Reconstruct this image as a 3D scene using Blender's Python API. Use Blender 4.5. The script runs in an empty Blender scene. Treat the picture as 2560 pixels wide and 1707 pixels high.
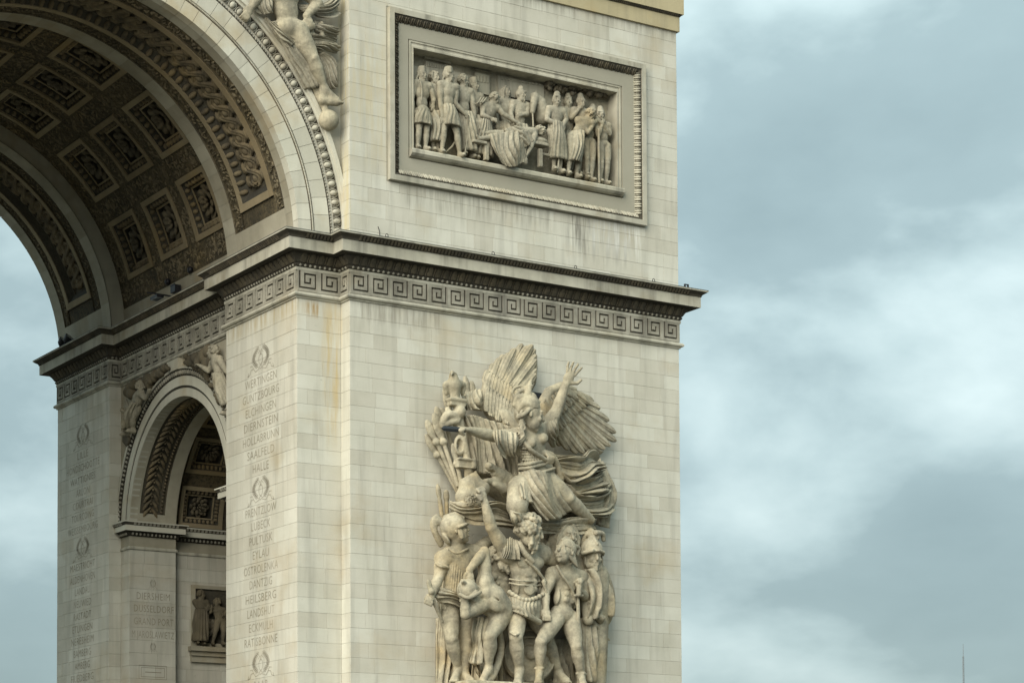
EXPOSURE = 1.8
CLOUD_SCALE = (6.0, 6.0, 11.0); CLOUD_LOC = (4.2, 1.4, 7.42)
import bpy, math, random
import numpy as np
from mathutils import Matrix, Vector
random.seed(7)
S = bpy.context.scene
COL = S.collection
# ------------------------------------------------------------------ camera
CAM = np.array([-27.2883, -66.5155, 0.4862]); FPX = 5802.5057; PW, PH = 2560, 1707; SHY = 1093.1491
def cam_axes(yaw, pit, rol):
    y, p, r = (math.radians(a) for a in (yaw, pit, rol))
    fw = np.array([-math.sin(y) * math.cos(p), math.cos(y) * math.cos(p), math.sin(p)])
    rt = np.array([math.cos(y), math.sin(y), 0.0]); up = np.cross(rt, fw)
    return rt * math.cos(r) + up * math.sin(r), -rt * math.sin(r) + up * math.cos(r), fw
RT, UP, FW = cam_axes(-32.5548, 2.6532, -0.3086)
cd = bpy.data.cameras.new('camera'); cam = bpy.data.objects.new('camera', cd); COL.objects.link(cam)
cd.sensor_width = 36.0; cd.lens = FPX / PW * 36.0; cd.shift_y = SHY / PW; cd.clip_start = 0.5; cd.clip_end = 30000
m = Matrix.Identity(4)
for i in range(3):
    m[i][0] = RT[i]; m[i][1] = UP[i]; m[i][2] = -FW[i]; m[i][3] = CAM[i]
cam.matrix_world = m
S.camera = cam
S.view_settings.view_transform = 'Standard'; S.view_settings.look = 'None'
S.view_settings.exposure = EXPOSURE; S.view_settings.gamma = 1.0
# ------------------------------------------------------------------ world: nishita sky behind a broken cloud deck
SUN_DIR = Vector((-0.74, -0.44, 0.50)).normalized()      # towards the sun
W = bpy.data.worlds.new('World'); S.world = W; W.use_nodes = True
nt = W.node_tree; nt.nodes.clear()
def nd(t, **kw):
    n = nt.nodes.new(t)
    for k, v in kw.items(): setattr(n, k, v)
    return n
out = nd('ShaderNodeOutputWorld'); bg = nd('ShaderNodeBackground'); bg.inputs['Strength'].default_value = 0.1
sky = nd('ShaderNodeTexSky', sky_type='NISHITA', sun_disc=False)
sky.sun_elevation = math.asin(SUN_DIR.z); sky.sun_rotation = math.atan2(SUN_DIR.x, SUN_DIR.y)
sky.air_density = 1.0; sky.dust_density = 2.0
tc = nd('ShaderNodeTexCoord'); mp = nd('ShaderNodeMapping')
mp.inputs['Scale'].default_value = CLOUD_SCALE; mp.inputs['Location'].default_value = CLOUD_LOC
n1 = nd('ShaderNodeTexNoise'); n1.inputs['Scale'].default_value = 1.0; n1.inputs['Detail'].default_value = 8.0; n1.inputs['Roughness'].default_value = 0.48; n1.inputs['Distortion'].default_value = 0.12
r1 = nd('ShaderNodeValToRGB'); e = r1.color_ramp.elements
e[0].position = 0.30; e[0].color = (0.86, 1.17, 1.20, 1)
e[1].position = 0.72; e[1].color = (2.65, 3.12, 3.08, 1)
x = e.new(0.47); x.color = (1.10, 1.46, 1.49, 1)
x = e.new(0.55); x.color = (1.62, 2.05, 2.06, 1)
# an overcast sky is brighter overhead than at the horizon
sx = nd('ShaderNodeSeparateXYZ'); ml = nd('ShaderNodeMath', operation='MULTIPLY_ADD'); ml.use_clamp = False; ml.inputs[1].default_value = 1.3; ml.inputs[2].default_value = 0.72
mcl = nd('ShaderNodeMath', operation='MAXIMUM'); mcl.inputs[1].default_value = 0.0
vs = nd('ShaderNodeVectorMath', operation='SCALE')
mx = nd('ShaderNodeMix', data_type='RGBA'); mx.inputs[0].default_value = 0.95
L = nt.links.new
L(tc.outputs['Generated'], mp.inputs['Vector']); L(mp.outputs['Vector'], n1.inputs['Vector']); L(n1.outputs['Fac'], r1.inputs['Fac'])
L(sky.outputs['Color'], mx.inputs[6]); L(tc.outputs['Generated'], sx.inputs[0]); L(sx.outputs['Z'], mcl.inputs[0]); L(mcl.outputs[0], ml.inputs[0]); L(r1.outputs['Color'], vs.inputs[0]); L(ml.outputs[0], vs.inputs['Scale']); L(vs.outputs[0], mx.inputs[7]); L(mx.outputs[2], bg.inputs['Color']); L(bg.outputs['Background'], out.inputs['Surface'])
sd = bpy.data.lights.new('sun', 'SUN'); sd.energy = 1.5; sd.angle = math.radians(60); sd.color = (1.0, 0.945, 0.81)
sun = bpy.data.objects.new('sun', sd); COL.objects.link(sun); sun.rotation_euler = SUN_DIR.to_track_quat('Z', 'Y').to_euler(); sun.location = (-60, -50, 80)
# ------------------------------------------------------------------ photo pixel -> point on a plane of the place
def ray(u, v): return RT * (u - PW / 2) / FPX - UP * ((v - PH / 2 - SHY) / FPX) + FW
def on_y(u, v, Y): d = ray(u, v); return CAM + d * ((Y - CAM[1]) / d[1])
def on_x(u, v, X): d = ray(u, v); return CAM + d * ((X - CAM[0]) / d[0])
# ------------------------------------------------------------------ materials
def newmat(name):
    mt = bpy.data.materials.new(name); mt.use_nodes = True; t = mt.node_tree; t.nodes.clear()
    return mt, t
def stone(name, dark, light, ochre=(0.36, 0.25, 0.10), stain=0.25, mott=0.25, streak=0.25, speck=0.4, soot=0.0, soot_col=(0.045, 0.042, 0.036), bump=0.25, bump_scale=18.0, rough=0.9, tone=1.0, soot_scale=0.9, fine=0.0, drips=False, bdist=0.03):
    mt, t = newmat(name)
    def n(ty, **kw):
        q = t.nodes.new(ty)
        for k, v in kw.items(): setattr(q, k, v)
        return q
    def math_(op, a, b=None, clamp=False):
        q = n('ShaderNodeMath', operation=op); q.use_clamp = clamp
        for i, s in enumerate((a, b)):
            if s is None: continue
            if isinstance(s, (int, float)): q.inputs[i].default_value = s
            else: t.links.new(s, q.inputs[i])
        return q.outputs[0]
    def mix(f, a, b, blend='MIX'):
        q = n('ShaderNodeMix', data_type='RGBA', blend_type=blend)
        for i, s in ((0, f), (6, a), (7, b)):
            if isinstance(s, (int, float)): q.inputs[i].default_value = s
            elif isinstance(s, tuple): q.inputs[i].default_value = (*s, 1)
            else: t.links.new(s, q.inputs[i])
        return q.outputs[2]
    def noise(sc, det=5, vec=None, rough=0.55):
        q = n('ShaderNodeTexNoise'); q.inputs['Scale'].default_value = sc; q.inputs['Detail'].default_value = det; q.inputs['Roughness'].default_value = rough
        t.links.new(vec if vec is not None else geo.outputs['Position'], q.inputs['Vector']); return q.outputs['Fac']
    def ramp(f, lo, hi):
        q = n('ShaderNodeMapRange'); q.inputs[1].default_value = lo; q.inputs[2].default_value = hi; t.links.new(f, q.inputs[0]); return q.outputs[0]
    geo = n('ShaderNodeNewGeometry'); oi = n('ShaderNodeObjectInfo')
    tn = math_('FRACT', math_('ADD', oi.outputs['Random'], geo.outputs['Random Per Island']))
    tn = math_('MULTIPLY', tn, tone)
    c = mix(tn, dark, light)
    if mott: c = mix(ramp(noise(0.7, 7), 0.35, 0.68), c, mix(1.0, c, (1 - mott, 1 - mott, 1 - mott * 1.15), 'MULTIPLY'))
    mv = n('ShaderNodeMapping'); mv.inputs['Scale'].default_value = (2.6, 2.6, 0.22); t.links.new(geo.outputs['Position'], mv.inputs['Vector'])
    if streak: c = mix(math_('MULTIPLY', ramp(noise(1.0, 6, mv.outputs['Vector']), 0.49, 0.70), streak, True), c, (0.11, 0.105, 0.09))
    if stain: c = mix(math_('MULTIPLY', ramp(noise(0.45, 4), 0.55, 0.72), stain, True), c, ochre)
    if drips:
        # run-off stains at their real places: (x0, x1, y0, y1, z0, z1, colour, amount)
        sx_ = n('ShaderNodeSeparateXYZ'); t.links.new(geo.outputs['Position'], sx_.inputs[0])
        m2 = n('ShaderNodeMapping'); m2.inputs['Scale'].default_value = (7.0, 7.0, 0.5); t.links.new(geo.outputs['Position'], m2.inputs['Vector'])
        stk = ramp(noise(1.0, 4, m2.outputs['Vector'], 0.6), 0.42, 0.62)
        def win(ax, a, b, f):
            up_ = n('ShaderNodeMapRange'); up_.interpolation_type = 'SMOOTHSTEP'; up_.inputs[1].default_value = a - f; up_.inputs[2].default_value = a + f; t.links.new(sx_.outputs[ax], up_.inputs[0])
            dn_ = n('ShaderNodeMapRange'); dn_.interpolation_type = 'SMOOTHSTEP'; dn_.inputs[1].default_value = b - f; dn_.inputs[2].default_value = b + f; dn_.inputs[3].default_value = 1; dn_.inputs[4].default_value = 0; t.links.new(sx_.outputs[ax], dn_.inputs[0])
            return math_('MULTIPLY', up_.outputs[0], dn_.outputs[0])
        for (x0, x1, y0, y1, z0, z1, col, am, fz) in ((17.6, 20.4, -0.1, 0.1, 22.7, 24.3, (0.16, 0.15, 0.13), 0.75, 0.5), (18.6, 20.8, -0.1, 0.1, 22.9, 24.4, (0.68, 0.67, 0.62), 0.8, 0.45), (11.0, 17.0, -0.1, 0.1, 23.3, 24.3, (0.20, 0.185, 0.15), 0.5, 0.35),
                                                      (8.3, 8.95, 0.5, 0.7, 15.5, 19.8, (0.46, 0.35, 0.17), 0.7, 1.2), (7.6, 8.2, 0.5, 0.7, 19.25, 19.7, (0.30, 0.18, 0.05), 0.8, 0.15), (9.0, 22.4, -0.1, 0.1, 31.0, 31.6, (0.22, 0.20, 0.16), 0.5, 0.25), (9.0, 14.0, -0.1, 0.1, 24.6, 28.5, (0.50, 0.42, 0.25), 0.45, 0.8),
                                                      (9.2, 12.5, -0.1, 0.1, 19.2, 19.9, (0.24, 0.22, 0.18), 0.6, 0.25), (7.25, 7.4, 0.6, 6.0, 19.3, 19.9, (0.34, 0.27, 0.15), 0.6, 0.25), (8.85, 9.0, 0.0, 0.62, 21.8, 31.0, (0.52, 0.44, 0.24), 0.6, 0.6)):
            w_ = math_('MULTIPLY', math_('MULTIPLY', win('X', x0, x1, 0.25 if x1 - x0 > 0.3 else 0.02), win('Y', y0, y1, 0.05)), win('Z', z0, z1, fz))
            c = mix(math_('MULTIPLY', math_('MULTIPLY', w_, stk), am, True), c, col)
    if soot: c = mix(math_('MULTIPLY', ramp(noise(soot_scale, 7, None, 0.65), 0.42, 0.66), soot, True), c, soot_col)
    if fine: c = mix(math_('MULTIPLY', ramp(noise(9.0, 4, None, 0.7), 0.45, 0.62), fine, True), c, soot_col)
    if speck: c = mix(math_('MULTIPLY', ramp(noise(7.0, 3, None, 0.7), 0.70, 0.80), speck, True), c, (0.07, 0.065, 0.055))
    b = n('ShaderNodeBsdfPrincipled'); b.inputs['Roughness'].default_value = rough; b.inputs['Specular IOR Level'].default_value = 0.2
    t.links.new(c, b.inputs['Base Color'])
    if bump:
        bp = n('ShaderNodeBump'); bp.inputs['Strength'].default_value = bump; bp.inputs['Distance'].default_value = bdist
        t.links.new(noise(bump_scale, 6, None, 0.65), bp.inputs['Height']); t.links.new(bp.outputs['Normal'], b.inputs['Normal'])
    o = n('ShaderNodeOutputMaterial'); t.links.new(b.outputs['BSDF'], o.inputs['Surface'])
    return mt
def plain(name, col, rough=0.5, metal=0.0):
    mt, t = newmat(name); b = t.nodes.new('ShaderNodeBsdfPrincipled'); o = t.nodes.new('ShaderNodeOutputMaterial')
    nz = t.nodes.new('ShaderNodeTexNoise'); nz.inputs['Scale'].default_value = 6; nz.inputs['Detail'].default_value = 5
    mx = t.nodes.new('ShaderNodeMix'); mx.data_type = 'RGBA'; mx.inputs[6].default_value = (*col, 1); mx.inputs[7].default_value = (*[c * 0.6 for c in col], 1)
    t.links.new(nz.outputs['Fac'], mx.inputs[0]); t.links.new(mx.outputs[2], b.inputs['Base Color'])
    b.inputs['Roughness'].default_value = rough; b.inputs['Metallic'].default_value = metal
    t.links.new(b.outputs['BSDF'], o.inputs['Surface']); return mt
M = {}
M['block'] = stone('ashlar_limestone', (0.50, 0.475, 0.405), (0.575, 0.56, 0.49), drips=True, stain=0.28, mott=0.14, streak=0.24, speck=0.6)
M['core'] = stone('mortar_bed', (0.33, 0.31, 0.25), (0.33, 0.31, 0.25), stain=0, mott=0.1, streak=0, speck=0)
M['trim'] = stone('moulded_limestone', (0.46, 0.435, 0.36), (0.52, 0.50, 0.42), stain=0.35, mott=0.22, streak=0.55, speck=0.3, soot=0.25)
M['key'] = stone('carved_key_limestone', (0.32, 0.30, 0.25), (0.38, 0.36, 0.30), stain=0.2, mott=0.25, streak=0.6, speck=0.3, soot=0.5, soot_scale=1.4, soot_col=(0.13, 0.12, 0.10))
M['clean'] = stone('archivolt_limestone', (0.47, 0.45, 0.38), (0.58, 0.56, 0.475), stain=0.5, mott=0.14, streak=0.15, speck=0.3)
M['soot'] = stone('soot_crusted_carving', (0.105, 0.09, 0.062), (0.155, 0.13, 0.09), stain=0.25, mott=0.3, streak=0.3, speck=0.3, soot=0.8, bump=0.9, bump_scale=9, fine=0.5)
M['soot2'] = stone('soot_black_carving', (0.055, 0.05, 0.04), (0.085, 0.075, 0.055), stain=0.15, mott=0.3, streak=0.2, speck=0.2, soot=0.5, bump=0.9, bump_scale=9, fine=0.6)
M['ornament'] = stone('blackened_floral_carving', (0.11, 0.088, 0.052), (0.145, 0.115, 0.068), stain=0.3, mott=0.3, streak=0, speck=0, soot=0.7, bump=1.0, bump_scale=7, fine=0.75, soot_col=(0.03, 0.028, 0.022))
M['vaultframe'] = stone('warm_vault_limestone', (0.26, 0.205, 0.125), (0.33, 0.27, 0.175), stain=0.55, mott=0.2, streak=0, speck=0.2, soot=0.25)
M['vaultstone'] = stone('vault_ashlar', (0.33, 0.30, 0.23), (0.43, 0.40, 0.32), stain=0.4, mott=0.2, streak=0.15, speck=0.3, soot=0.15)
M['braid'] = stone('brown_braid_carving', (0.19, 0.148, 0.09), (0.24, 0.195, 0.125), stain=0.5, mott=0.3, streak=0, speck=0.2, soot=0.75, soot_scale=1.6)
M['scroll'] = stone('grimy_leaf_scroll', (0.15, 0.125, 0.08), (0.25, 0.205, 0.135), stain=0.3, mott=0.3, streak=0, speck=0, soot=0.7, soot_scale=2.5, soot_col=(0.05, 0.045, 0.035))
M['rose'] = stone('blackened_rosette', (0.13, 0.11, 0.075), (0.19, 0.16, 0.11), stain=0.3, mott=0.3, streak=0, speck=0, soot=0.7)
M['statue'] = stone('sculpted_limestone', (0.49, 0.435, 0.32), (0.51, 0.455, 0.34), stain=0.5, mott=0.22, streak=0.45, speck=0.35, soot=0.6, soot_scale=2.0, soot_col=(0.14, 0.13, 0.105), bump=0.7, bump_scale=7.0, fine=0.3, bdist=0.05)
M['relief'] = stone('weathered_relief_limestone', (0.40, 0.365, 0.28), (0.43, 0.39, 0.305), stain=0.45, mott=0.25, streak=0.5, speck=0.3, soot=0.42, soot_scale=1.5, soot_col=(0.09, 0.085, 0.07), bump=0.7, bump_scale=10.0, fine=0.3, bdist=0.04)
M['panel'] = stone('panel_field_limestone', (0.45, 0.42, 0.34), (0.49, 0.46, 0.375), stain=0.4, mott=0.25, streak=0.6, speck=0.3, soot=0.2)
M['attic'] = stone('ochre_architrave_limestone', (0.43, 0.37, 0.235), (0.48, 0.43, 0.30), stain=0.6, mott=0.15, streak=0.25, speck=0.2)
M['carve'] = stone('engraved_letter_grime', (0.34, 0.31, 0.25), (0.34, 0.31, 0.25), stain=0.2, mott=0.35, streak=0, speck=0, bump=0)
M['lead'] = plain('weathered_lead', (0.10, 0.11, 0.115), 0.6, 0.3)
M['iron'] = plain('dark_painted_iron', (0.035, 0.035, 0.04), 0.5, 0.6)
M['glass'] = plain('lamp_glass', (0.35, 0.37, 0.38), 0.15)
M['sword'] = plain('blackened_bronze', (0.05, 0.055, 0.06), 0.55, 0.4)
# ------------------------------------------------------------------ mesh helpers
class MB:
    def __init__(s): s.v = []; s.f = []
    def add(s, vs, fs):
        o = len(s.v); s.v += [tuple(map(float, p)) for p in vs]; s.f += [tuple(i + o for i in f) for f in fs]
    def box(s, x0, x1, y0, y1, z0, z1):
        s.add([(x0, y0, z0), (x1, y0, z0), (x1, y1, z0), (x0, y1, z0), (x0, y0, z1), (x1, y0, z1), (x1, y1, z1), (x0, y1, z1)],
              [(0, 3, 2, 1), (4, 5, 6, 7), (0, 1, 5, 4), (1, 2, 6, 5), (2, 3, 7, 6), (3, 0, 4, 7)])
    def hexa(s, p): s.add(p, [(0, 3, 2, 1), (4, 5, 6, 7), (0, 1, 5, 4), (1, 2, 6, 5), (2, 3, 7, 6), (3, 0, 4, 7)])
    def grid(s, rows, close=False):
        n = len(rows[0]); vs = [p for r in rows for p in r]; fs = []
        for i in range(len(rows) - 1):
            for j in range(n - 1 + (1 if close else 0)):
                k = (j + 1) % n
                fs.append((i * n + j, i * n + k, (i + 1) * n + k, (i + 1) * n + j))
        s.add(vs, fs)
    def ell(s, c, ax, ay, az, nu=8, nv=5):
        c, ax, ay, az = (np.array(q, float) for q in (c, ax, ay, az))
        rows = []
        for i in range(nv + 1):
            th = math.pi * i / nv
            rows.append([c + az * math.cos(th) + (ax * math.cos(2 * math.pi * j / nu) + ay * math.sin(2 * math.pi * j / nu)) * max(math.sin(th), 0.02) for j in range(nu)])
        s.grid(rows, True)
    def tube(s, pts, rad, n=8, cap=True):
        pts = [np.array(p, float) for p in pts]; rows = []
        if isinstance(rad, (int, float)): rad = [rad] * len(pts)
        for i, p in enumerate(pts):
            d = pts[min(i + 1, len(pts) - 1)] - pts[max(i - 1, 0)]; d = d / (np.linalg.norm(d) + 1e-9)
            a = np.array([0, 0, 1.0]) if abs(d[2]) < 0.9 else np.array([1.0, 0, 0])
            u = np.cross(d, a); u /= np.linalg.norm(u); w = np.cross(d, u)
            rows.append([p + (u * math.cos(2 * math.pi * j / n) + w * math.sin(2 * math.pi * j / n)) * rad[i] for j in range(n)])
        s.grid(rows, True)
        if cap:
            o = len(s.v) - len(rows) * n
            s.f.append(tuple(o + j for j in range(n))); s.f.append(tuple(o + (len(rows) - 1) * n + j for j in reversed(range(n))))
    def mesh(s, name, mat, smooth=False):
        me = bpy.data.meshes.new(name); me.from_pydata(s.v, [], s.f); me.update()
        me.materials.append(mat)
        if smooth: me.polygons.foreach_set('use_smooth', [True] * len(me.polygons))
        return me
    def obj(s, name, mat, parent=None, smooth=False, kind=None): return link(name, s.mesh(name, mat, smooth), parent, kind)
def link(name, me, parent=None, kind=None, loc=None):
    o = bpy.data.objects.new(name, me); COL.objects.link(o)
    if parent is not None:
        o.parent = parent
        if parent.type == 'EMPTY': o.location = [-c for c in parent.location]
    if loc is not None: o.location = Vector(o.location) + Vector(loc)
    if kind: o['kind'] = kind
    return o
def thing(name, label, cat, loc, group=None):
    o = bpy.data.objects.new(name, None); COL.objects.link(o); o.location = [float(c) for c in loc]; o.empty_display_size = 0.3
    return tag(o, label, cat, group)
def tag(o, label, cat, group=None):
    o['label'] = label; o['category'] = cat
    if group: o['group'] = group
    return o
def sweep(mb, prof, path, closed=False):
    """profile (offset, z) swept along a plan path, outward = right of the direction of travel, mitred corners"""
    n = len(path); P = [np.array(p, float) for p in path]; cols = []
    for i in range(n):
        d0 = P[i] - P[i - 1] if (i > 0 or closed) else None
        d1 = P[(i + 1) % n] - P[i] if (i < n - 1 or closed) else None
        ns = []
        for d in (d0, d1):
            if d is not None: d = d / np.linalg.norm(d); ns.append(np.array([d[1], -d[0]]))
        if len(ns) == 2:
            b = ns[0] + ns[1]; mdir = b / (1 + ns[0] @ ns[1])
        else: mdir = ns[0]
        cols.append([(P[i][0] + mdir[0] * o, P[i][1] + mdir[1] * o, z) for o, z in prof])
    if closed: cols.append(cols[0])
    mb.grid(cols)
# ------------------------------------------------------------------ dimensions (metres)
XW, XS, XB, XR = 7.31, 8.94, 22.41, 7.80          # passage face, pier face edge, outer edge, recessed passage wall
D, D1, Y2 = 22.21, 0.617, 5.94                      # total depth, set-back of the arch bay, depth of the rib piers
Y3, Y4 = D - Y2, D - D1
ZC, RI, RV = 21.75, 7.38, 7.97                      # main arch centre height, rib radius, vault radius
ZG = -1.15                                          # ground
ZT = 31.37                                          # underside of the upper architrave
ZB = 19.79
JZ, JH = 19.245, 0.4888
YS, ZS, RS = 11.105, 14.1, 4.33                     # small arch centre and radius
XJ = 9.71; YJ = YS + RS                             # small arch jamb depth
BASE = (15.0, 11.1, ZG)
ARCH = thing('triumphal_arch', 'huge pale limestone triumphal arch with coffered vault, key-pattern frieze and carved piers', 'arch', BASE)
# ------------------------------------------------------------------ ground
mb = MB(); mb.add([(-9000, -9000, ZG - 0.12), (9000, -9000, ZG - 0.12), (9000, 9000, ZG - 0.12), (-9000, 9000, ZG - 0.12)], [(0, 1, 2, 3)])
o = mb.obj('ground', stone('asphalt_ground', (0.055, 0.055, 0.052), (0.06, 0.06, 0.057), stain=0, streak=0, mott=0.3, speck=0.2, bump=0.2)); o['kind'] = 'structure'
mb = MB(); ring = [(11 * 0 + 75 * math.cos(a * math.pi / 48), 11 + 75 * math.sin(a * math.pi / 48)) for a in range(96)]
mb.grid([[(x, y, ZG - 0.12) for x, y in ring], [(x, y, ZG) for x, y in ring]], True)
mb.add([(x, y, ZG) for x, y in ring], [tuple(range(96))])
o = mb.obj('pavement', stone('granite_setts_pavement', (0.10, 0.095, 0.085), (0.13, 0.125, 0.11), stain=0, streak=0, mott=0.3, bump=0.4, bump_scale=6)); o['kind'] = 'structure'
# ------------------------------------------------------------------ cores of the piers (everything stands 4 cm behind its ashlar)
R4 = 0.012
def part(mb, name, mat, smooth=False, kind=None, parent=None): return mb.obj(name, M[mat], parent or ARCH, smooth, kind)
mb = MB()
for sy in (0, 1):
    def Y(a, b): return (a, b) if sy == 0 else (D - b, D - a)
    mb.box(XW + R4, XB - R4, *Y(D1 + R4, Y2 - R4), ZG, 21.8)
    mb.box(XS + R4, XB - R4, *Y(R4, D1 + R4), ZG, 21.8)
    mb.box(XR + R4, 20.5, *Y(Y2 - R4, 6.255), ZG, 14.08)
    mb.box(XR + R4, XJ - R4, *Y(6.255, 6.755), ZG, 14.08)
    mb.box(20.5, XB - R4, *Y(6.255, 6.755), ZG, 14.08)
mb.box(XR + R4, XB - R4, 6.255, D - 6.255, 19.7, 21.8)
part(mb, 'pier_core', 'core')
mb = MB()
mb.box(-XB, -XW, D1, Y2, ZG, 21.8); mb.box(-XB, -XW, Y3, Y4, ZG, 21.8); mb.box(-XB, -XR, Y2, Y3, 18.4, 21.8)
mb.box(-XB, -XS, 0, D1, ZG, ZT); mb.box(-XB, -XS, Y4, D, ZG, ZT); mb.box(-XB, -XS, D1, Y4, 21.8, ZT)
part(mb, 'opposite_pier', 'block')
mb = MB(); mb.box(XS + R4, XB - R4, 0.75, D - R4, 21.8, ZT)
for (x0, x1, z0, z1) in ((XS + R4, 11.2, 21.8, ZT), (20.0, XB - R4, 21.8, ZT), (11.2, 20.0, 21.8, 24.9), (11.2, 20.0, 28.95, ZT)): mb.box(x0, x1, R4, 0.75, z0, z1)
part(mb, 'upper_pier_core', 'core')
# attic above
mb = MB(); mb.box(-XB - 0.02, XB + 0.02, -0.02, D + 0.02, 32.6, 48.5); part(mb, 'attic_storey', 'block')
# ------------------------------------------------------------------ ashlar
def courses(z0, z1):
    zs = [z0]; k = math.ceil((z0 - JZ) / JH + 0.25)
    z = JZ + k * JH
    while z < z1 - 0.12: zs.append(z); z += JH
    zs.append(z1); return zs
def blocks(u0, u1, z0, z1, lo=0.75, hi=1.7, holes=()):
    res = []
    zs = courses(z0, z1)
    for a, b in zip(zs, zs[1:]):
        u = u0; first = True
        while u < u1 - 1e-6:
            w = random.uniform(lo, hi)
            if first: w *= random.uniform(0.45, 1); first = False
            e = u + w
            if u1 - e < 0.45: e = u1
            spans = [(u, e)]
            for (h0, h1, g0, g1) in holes:
                if min(b, g1) - max(a, g0) > 0.05:
                    ns = []
                    for s0, s1 in spans:
                        if s1 <= h0 or s0 >= h1: ns.append((s0, s1))
                        else:
                            if g0 - a > 0.04: res.append((max(s0, h0), min(s1, h1), a, g0))
                            if b - g1 > 0.04: res.append((max(s0, h0), min(s1, h1), g1, b))
                            if s0 < h0 - 0.05: ns.append((s0, h0))
                            if s1 > h1 + 0.05: ns.append((h1, s1))
                    spans = ns
            for s0, s1 in spans: res.append((s0, s1, a, b))
            u = e
    return res
G = 0.0025
def block_geo(mb, fn, r):
    u0, u1, z0, z1 = r; t = random.uniform(-0.0025, 0.0025)
    p = []
    for dep in (R4 + 0.02, t):
        pass
    a, b, c, d = u0 + G, u1 - G, z0 + G, z1 - G
    ch = 0.004
    back = [fn(a, c, R4), fn(b, c, R4), fn(b, d, R4), fn(a, d, R4)]
    mid = [fn(a, c, t + ch), fn(b, c, t + ch), fn(b, d, t + ch), fn(a, d, t + ch)]
    fr = [fn(a + ch, c + ch, t), fn(b - ch, c + ch, t), fn(b - ch, d - ch, t), fn(a + ch, d - ch, t)]
    mb.add(back + mid + fr, [(0, 1, 5, 4), (1, 2, 6, 5), (2, 3, 7, 6), (3, 0, 4, 7), (4, 5, 9, 8), (5, 6, 10, 9), (6, 7, 11, 10), (7, 4, 8, 11), (8, 9, 10, 11)])
F_front = lambda u, z, d: (u, d, z)                       # main pier face, Y = 0
F_bay = lambda u, z, d: (u, D1 + d, z)                    # set-back bay
F_pass = lambda u, z, d: (XW + d, u, z)                   # passage faces (towards -X)
F_strip = lambda u, z, d: (XS + d, u, z)
F_rec = lambda u, z, d: (XR + d, u, z)
# the 300 largest blocks of the pier face stand alone
front = blocks(XS, XB, 5.2, ZB)
hid = lambda r: (12.9 < (r[0] + r[1]) / 2 < 17.6 and 6 < (r[2] + r[3]) / 2 < 15.6)
vis = sorted([r for r in front if not hid(r) and r[3] > 7.0], key=lambda r: -(r[1] - r[0]) * (r[3] - r[2]))[:300]
single = set(vis)
wall = MB()
for (x0, x1, z0, z1) in ((XS + 0.1, XB - 0.1, ZG, 5.2),): wall.box(x0, x1, 0.0, 0.05, z0, z1)
face = part(wall, 'pier_face', 'block')
for r in vis:
    mb = MB(); cx, cz = (r[0] + r[1]) / 2, (r[2] + r[3]) / 2
    block_geo(mb, lambda u, z, d: (u - cx, d, z - cz), r)
    o = mb.obj('stone_block', M['block'], face); o.location = (cx, 0, cz)
mb = MB()
for r in front:
    if r not in single: block_geo(mb, F_front, r)
PAN = (10.35, 20.97, 23.97, 29.90)
for r in blocks(XS, XB, 21.87, ZT, holes=(PAN,)): block_geo(mb, F_front, r)
for r in blocks(XW, XS - 0.0, 5.2, ZB, 0.6, 1.3): block_geo(mb, F_bay, r)
for (a, b) in ((D1, Y2), (Y3, Y4)):
    for r in blocks(a, b, 5.2, ZB, 0.7, 1.4): block_geo(mb, F_pass, r)
for r in blocks(0, D1, 5.2, ZB, 2, 3) + blocks(0, D1, 21.87, ZT, 2, 3): block_geo(mb, F_strip, r)
# recessed passage wall round the small arch, side returns of the rib piers, jambs
for r in blocks(Y2, 6.74, 5.2, 13.42, 2, 3) + blocks(D - 6.74, Y3, 5.2, 13.42, 2, 3): block_geo(mb, F_rec, r)
for r in blocks(XW, XR, 5.2, ZB, 2, 3):
    block_geo(mb, lambda u, z, d: (u, Y3 + d, z), r); block_geo(mb, lambda u, z, d: (u, Y2 - d, z), r)
for r in blocks(XR, XJ, 5.2, 13.42, 0.8, 1.6):
    block_geo(mb, lambda u, z, d: (u, YJ + d, z), r); block_geo(mb, lambda u, z, d: (u, D - YJ - d, z), r)
for r in blocks(XJ, 20.5, 5.2, 13.42, 0.8, 1.6):
    block_geo(mb, lambda u, z, d: (u, D - 6.275 + d, z), r); block_geo(mb, lambda u, z, d: (u, 6.275 - d, z), r)
for r in blocks(0.7, D - 0.7, 5.2, ZB): block_geo(mb, lambda u, z, d: (XB - d, u, z), r)
for r in blocks(0.7, D - 0.7, 21.87, ZT): block_geo(mb, lambda u, z, d: (XB - d, u, z), r)
part(mb, 'stone_blocks', 'block', kind='stuff')
# plinth zone below the picture
mb = MB(); mb.box(XW, XS + 0.1, D1, Y2 - 0.02, ZG, 5.2); mb.box(XW, XS + 0.1, Y3 + 0.02, Y4, ZG, 5.2); part(mb, 'pier_base', 'block')
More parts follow.
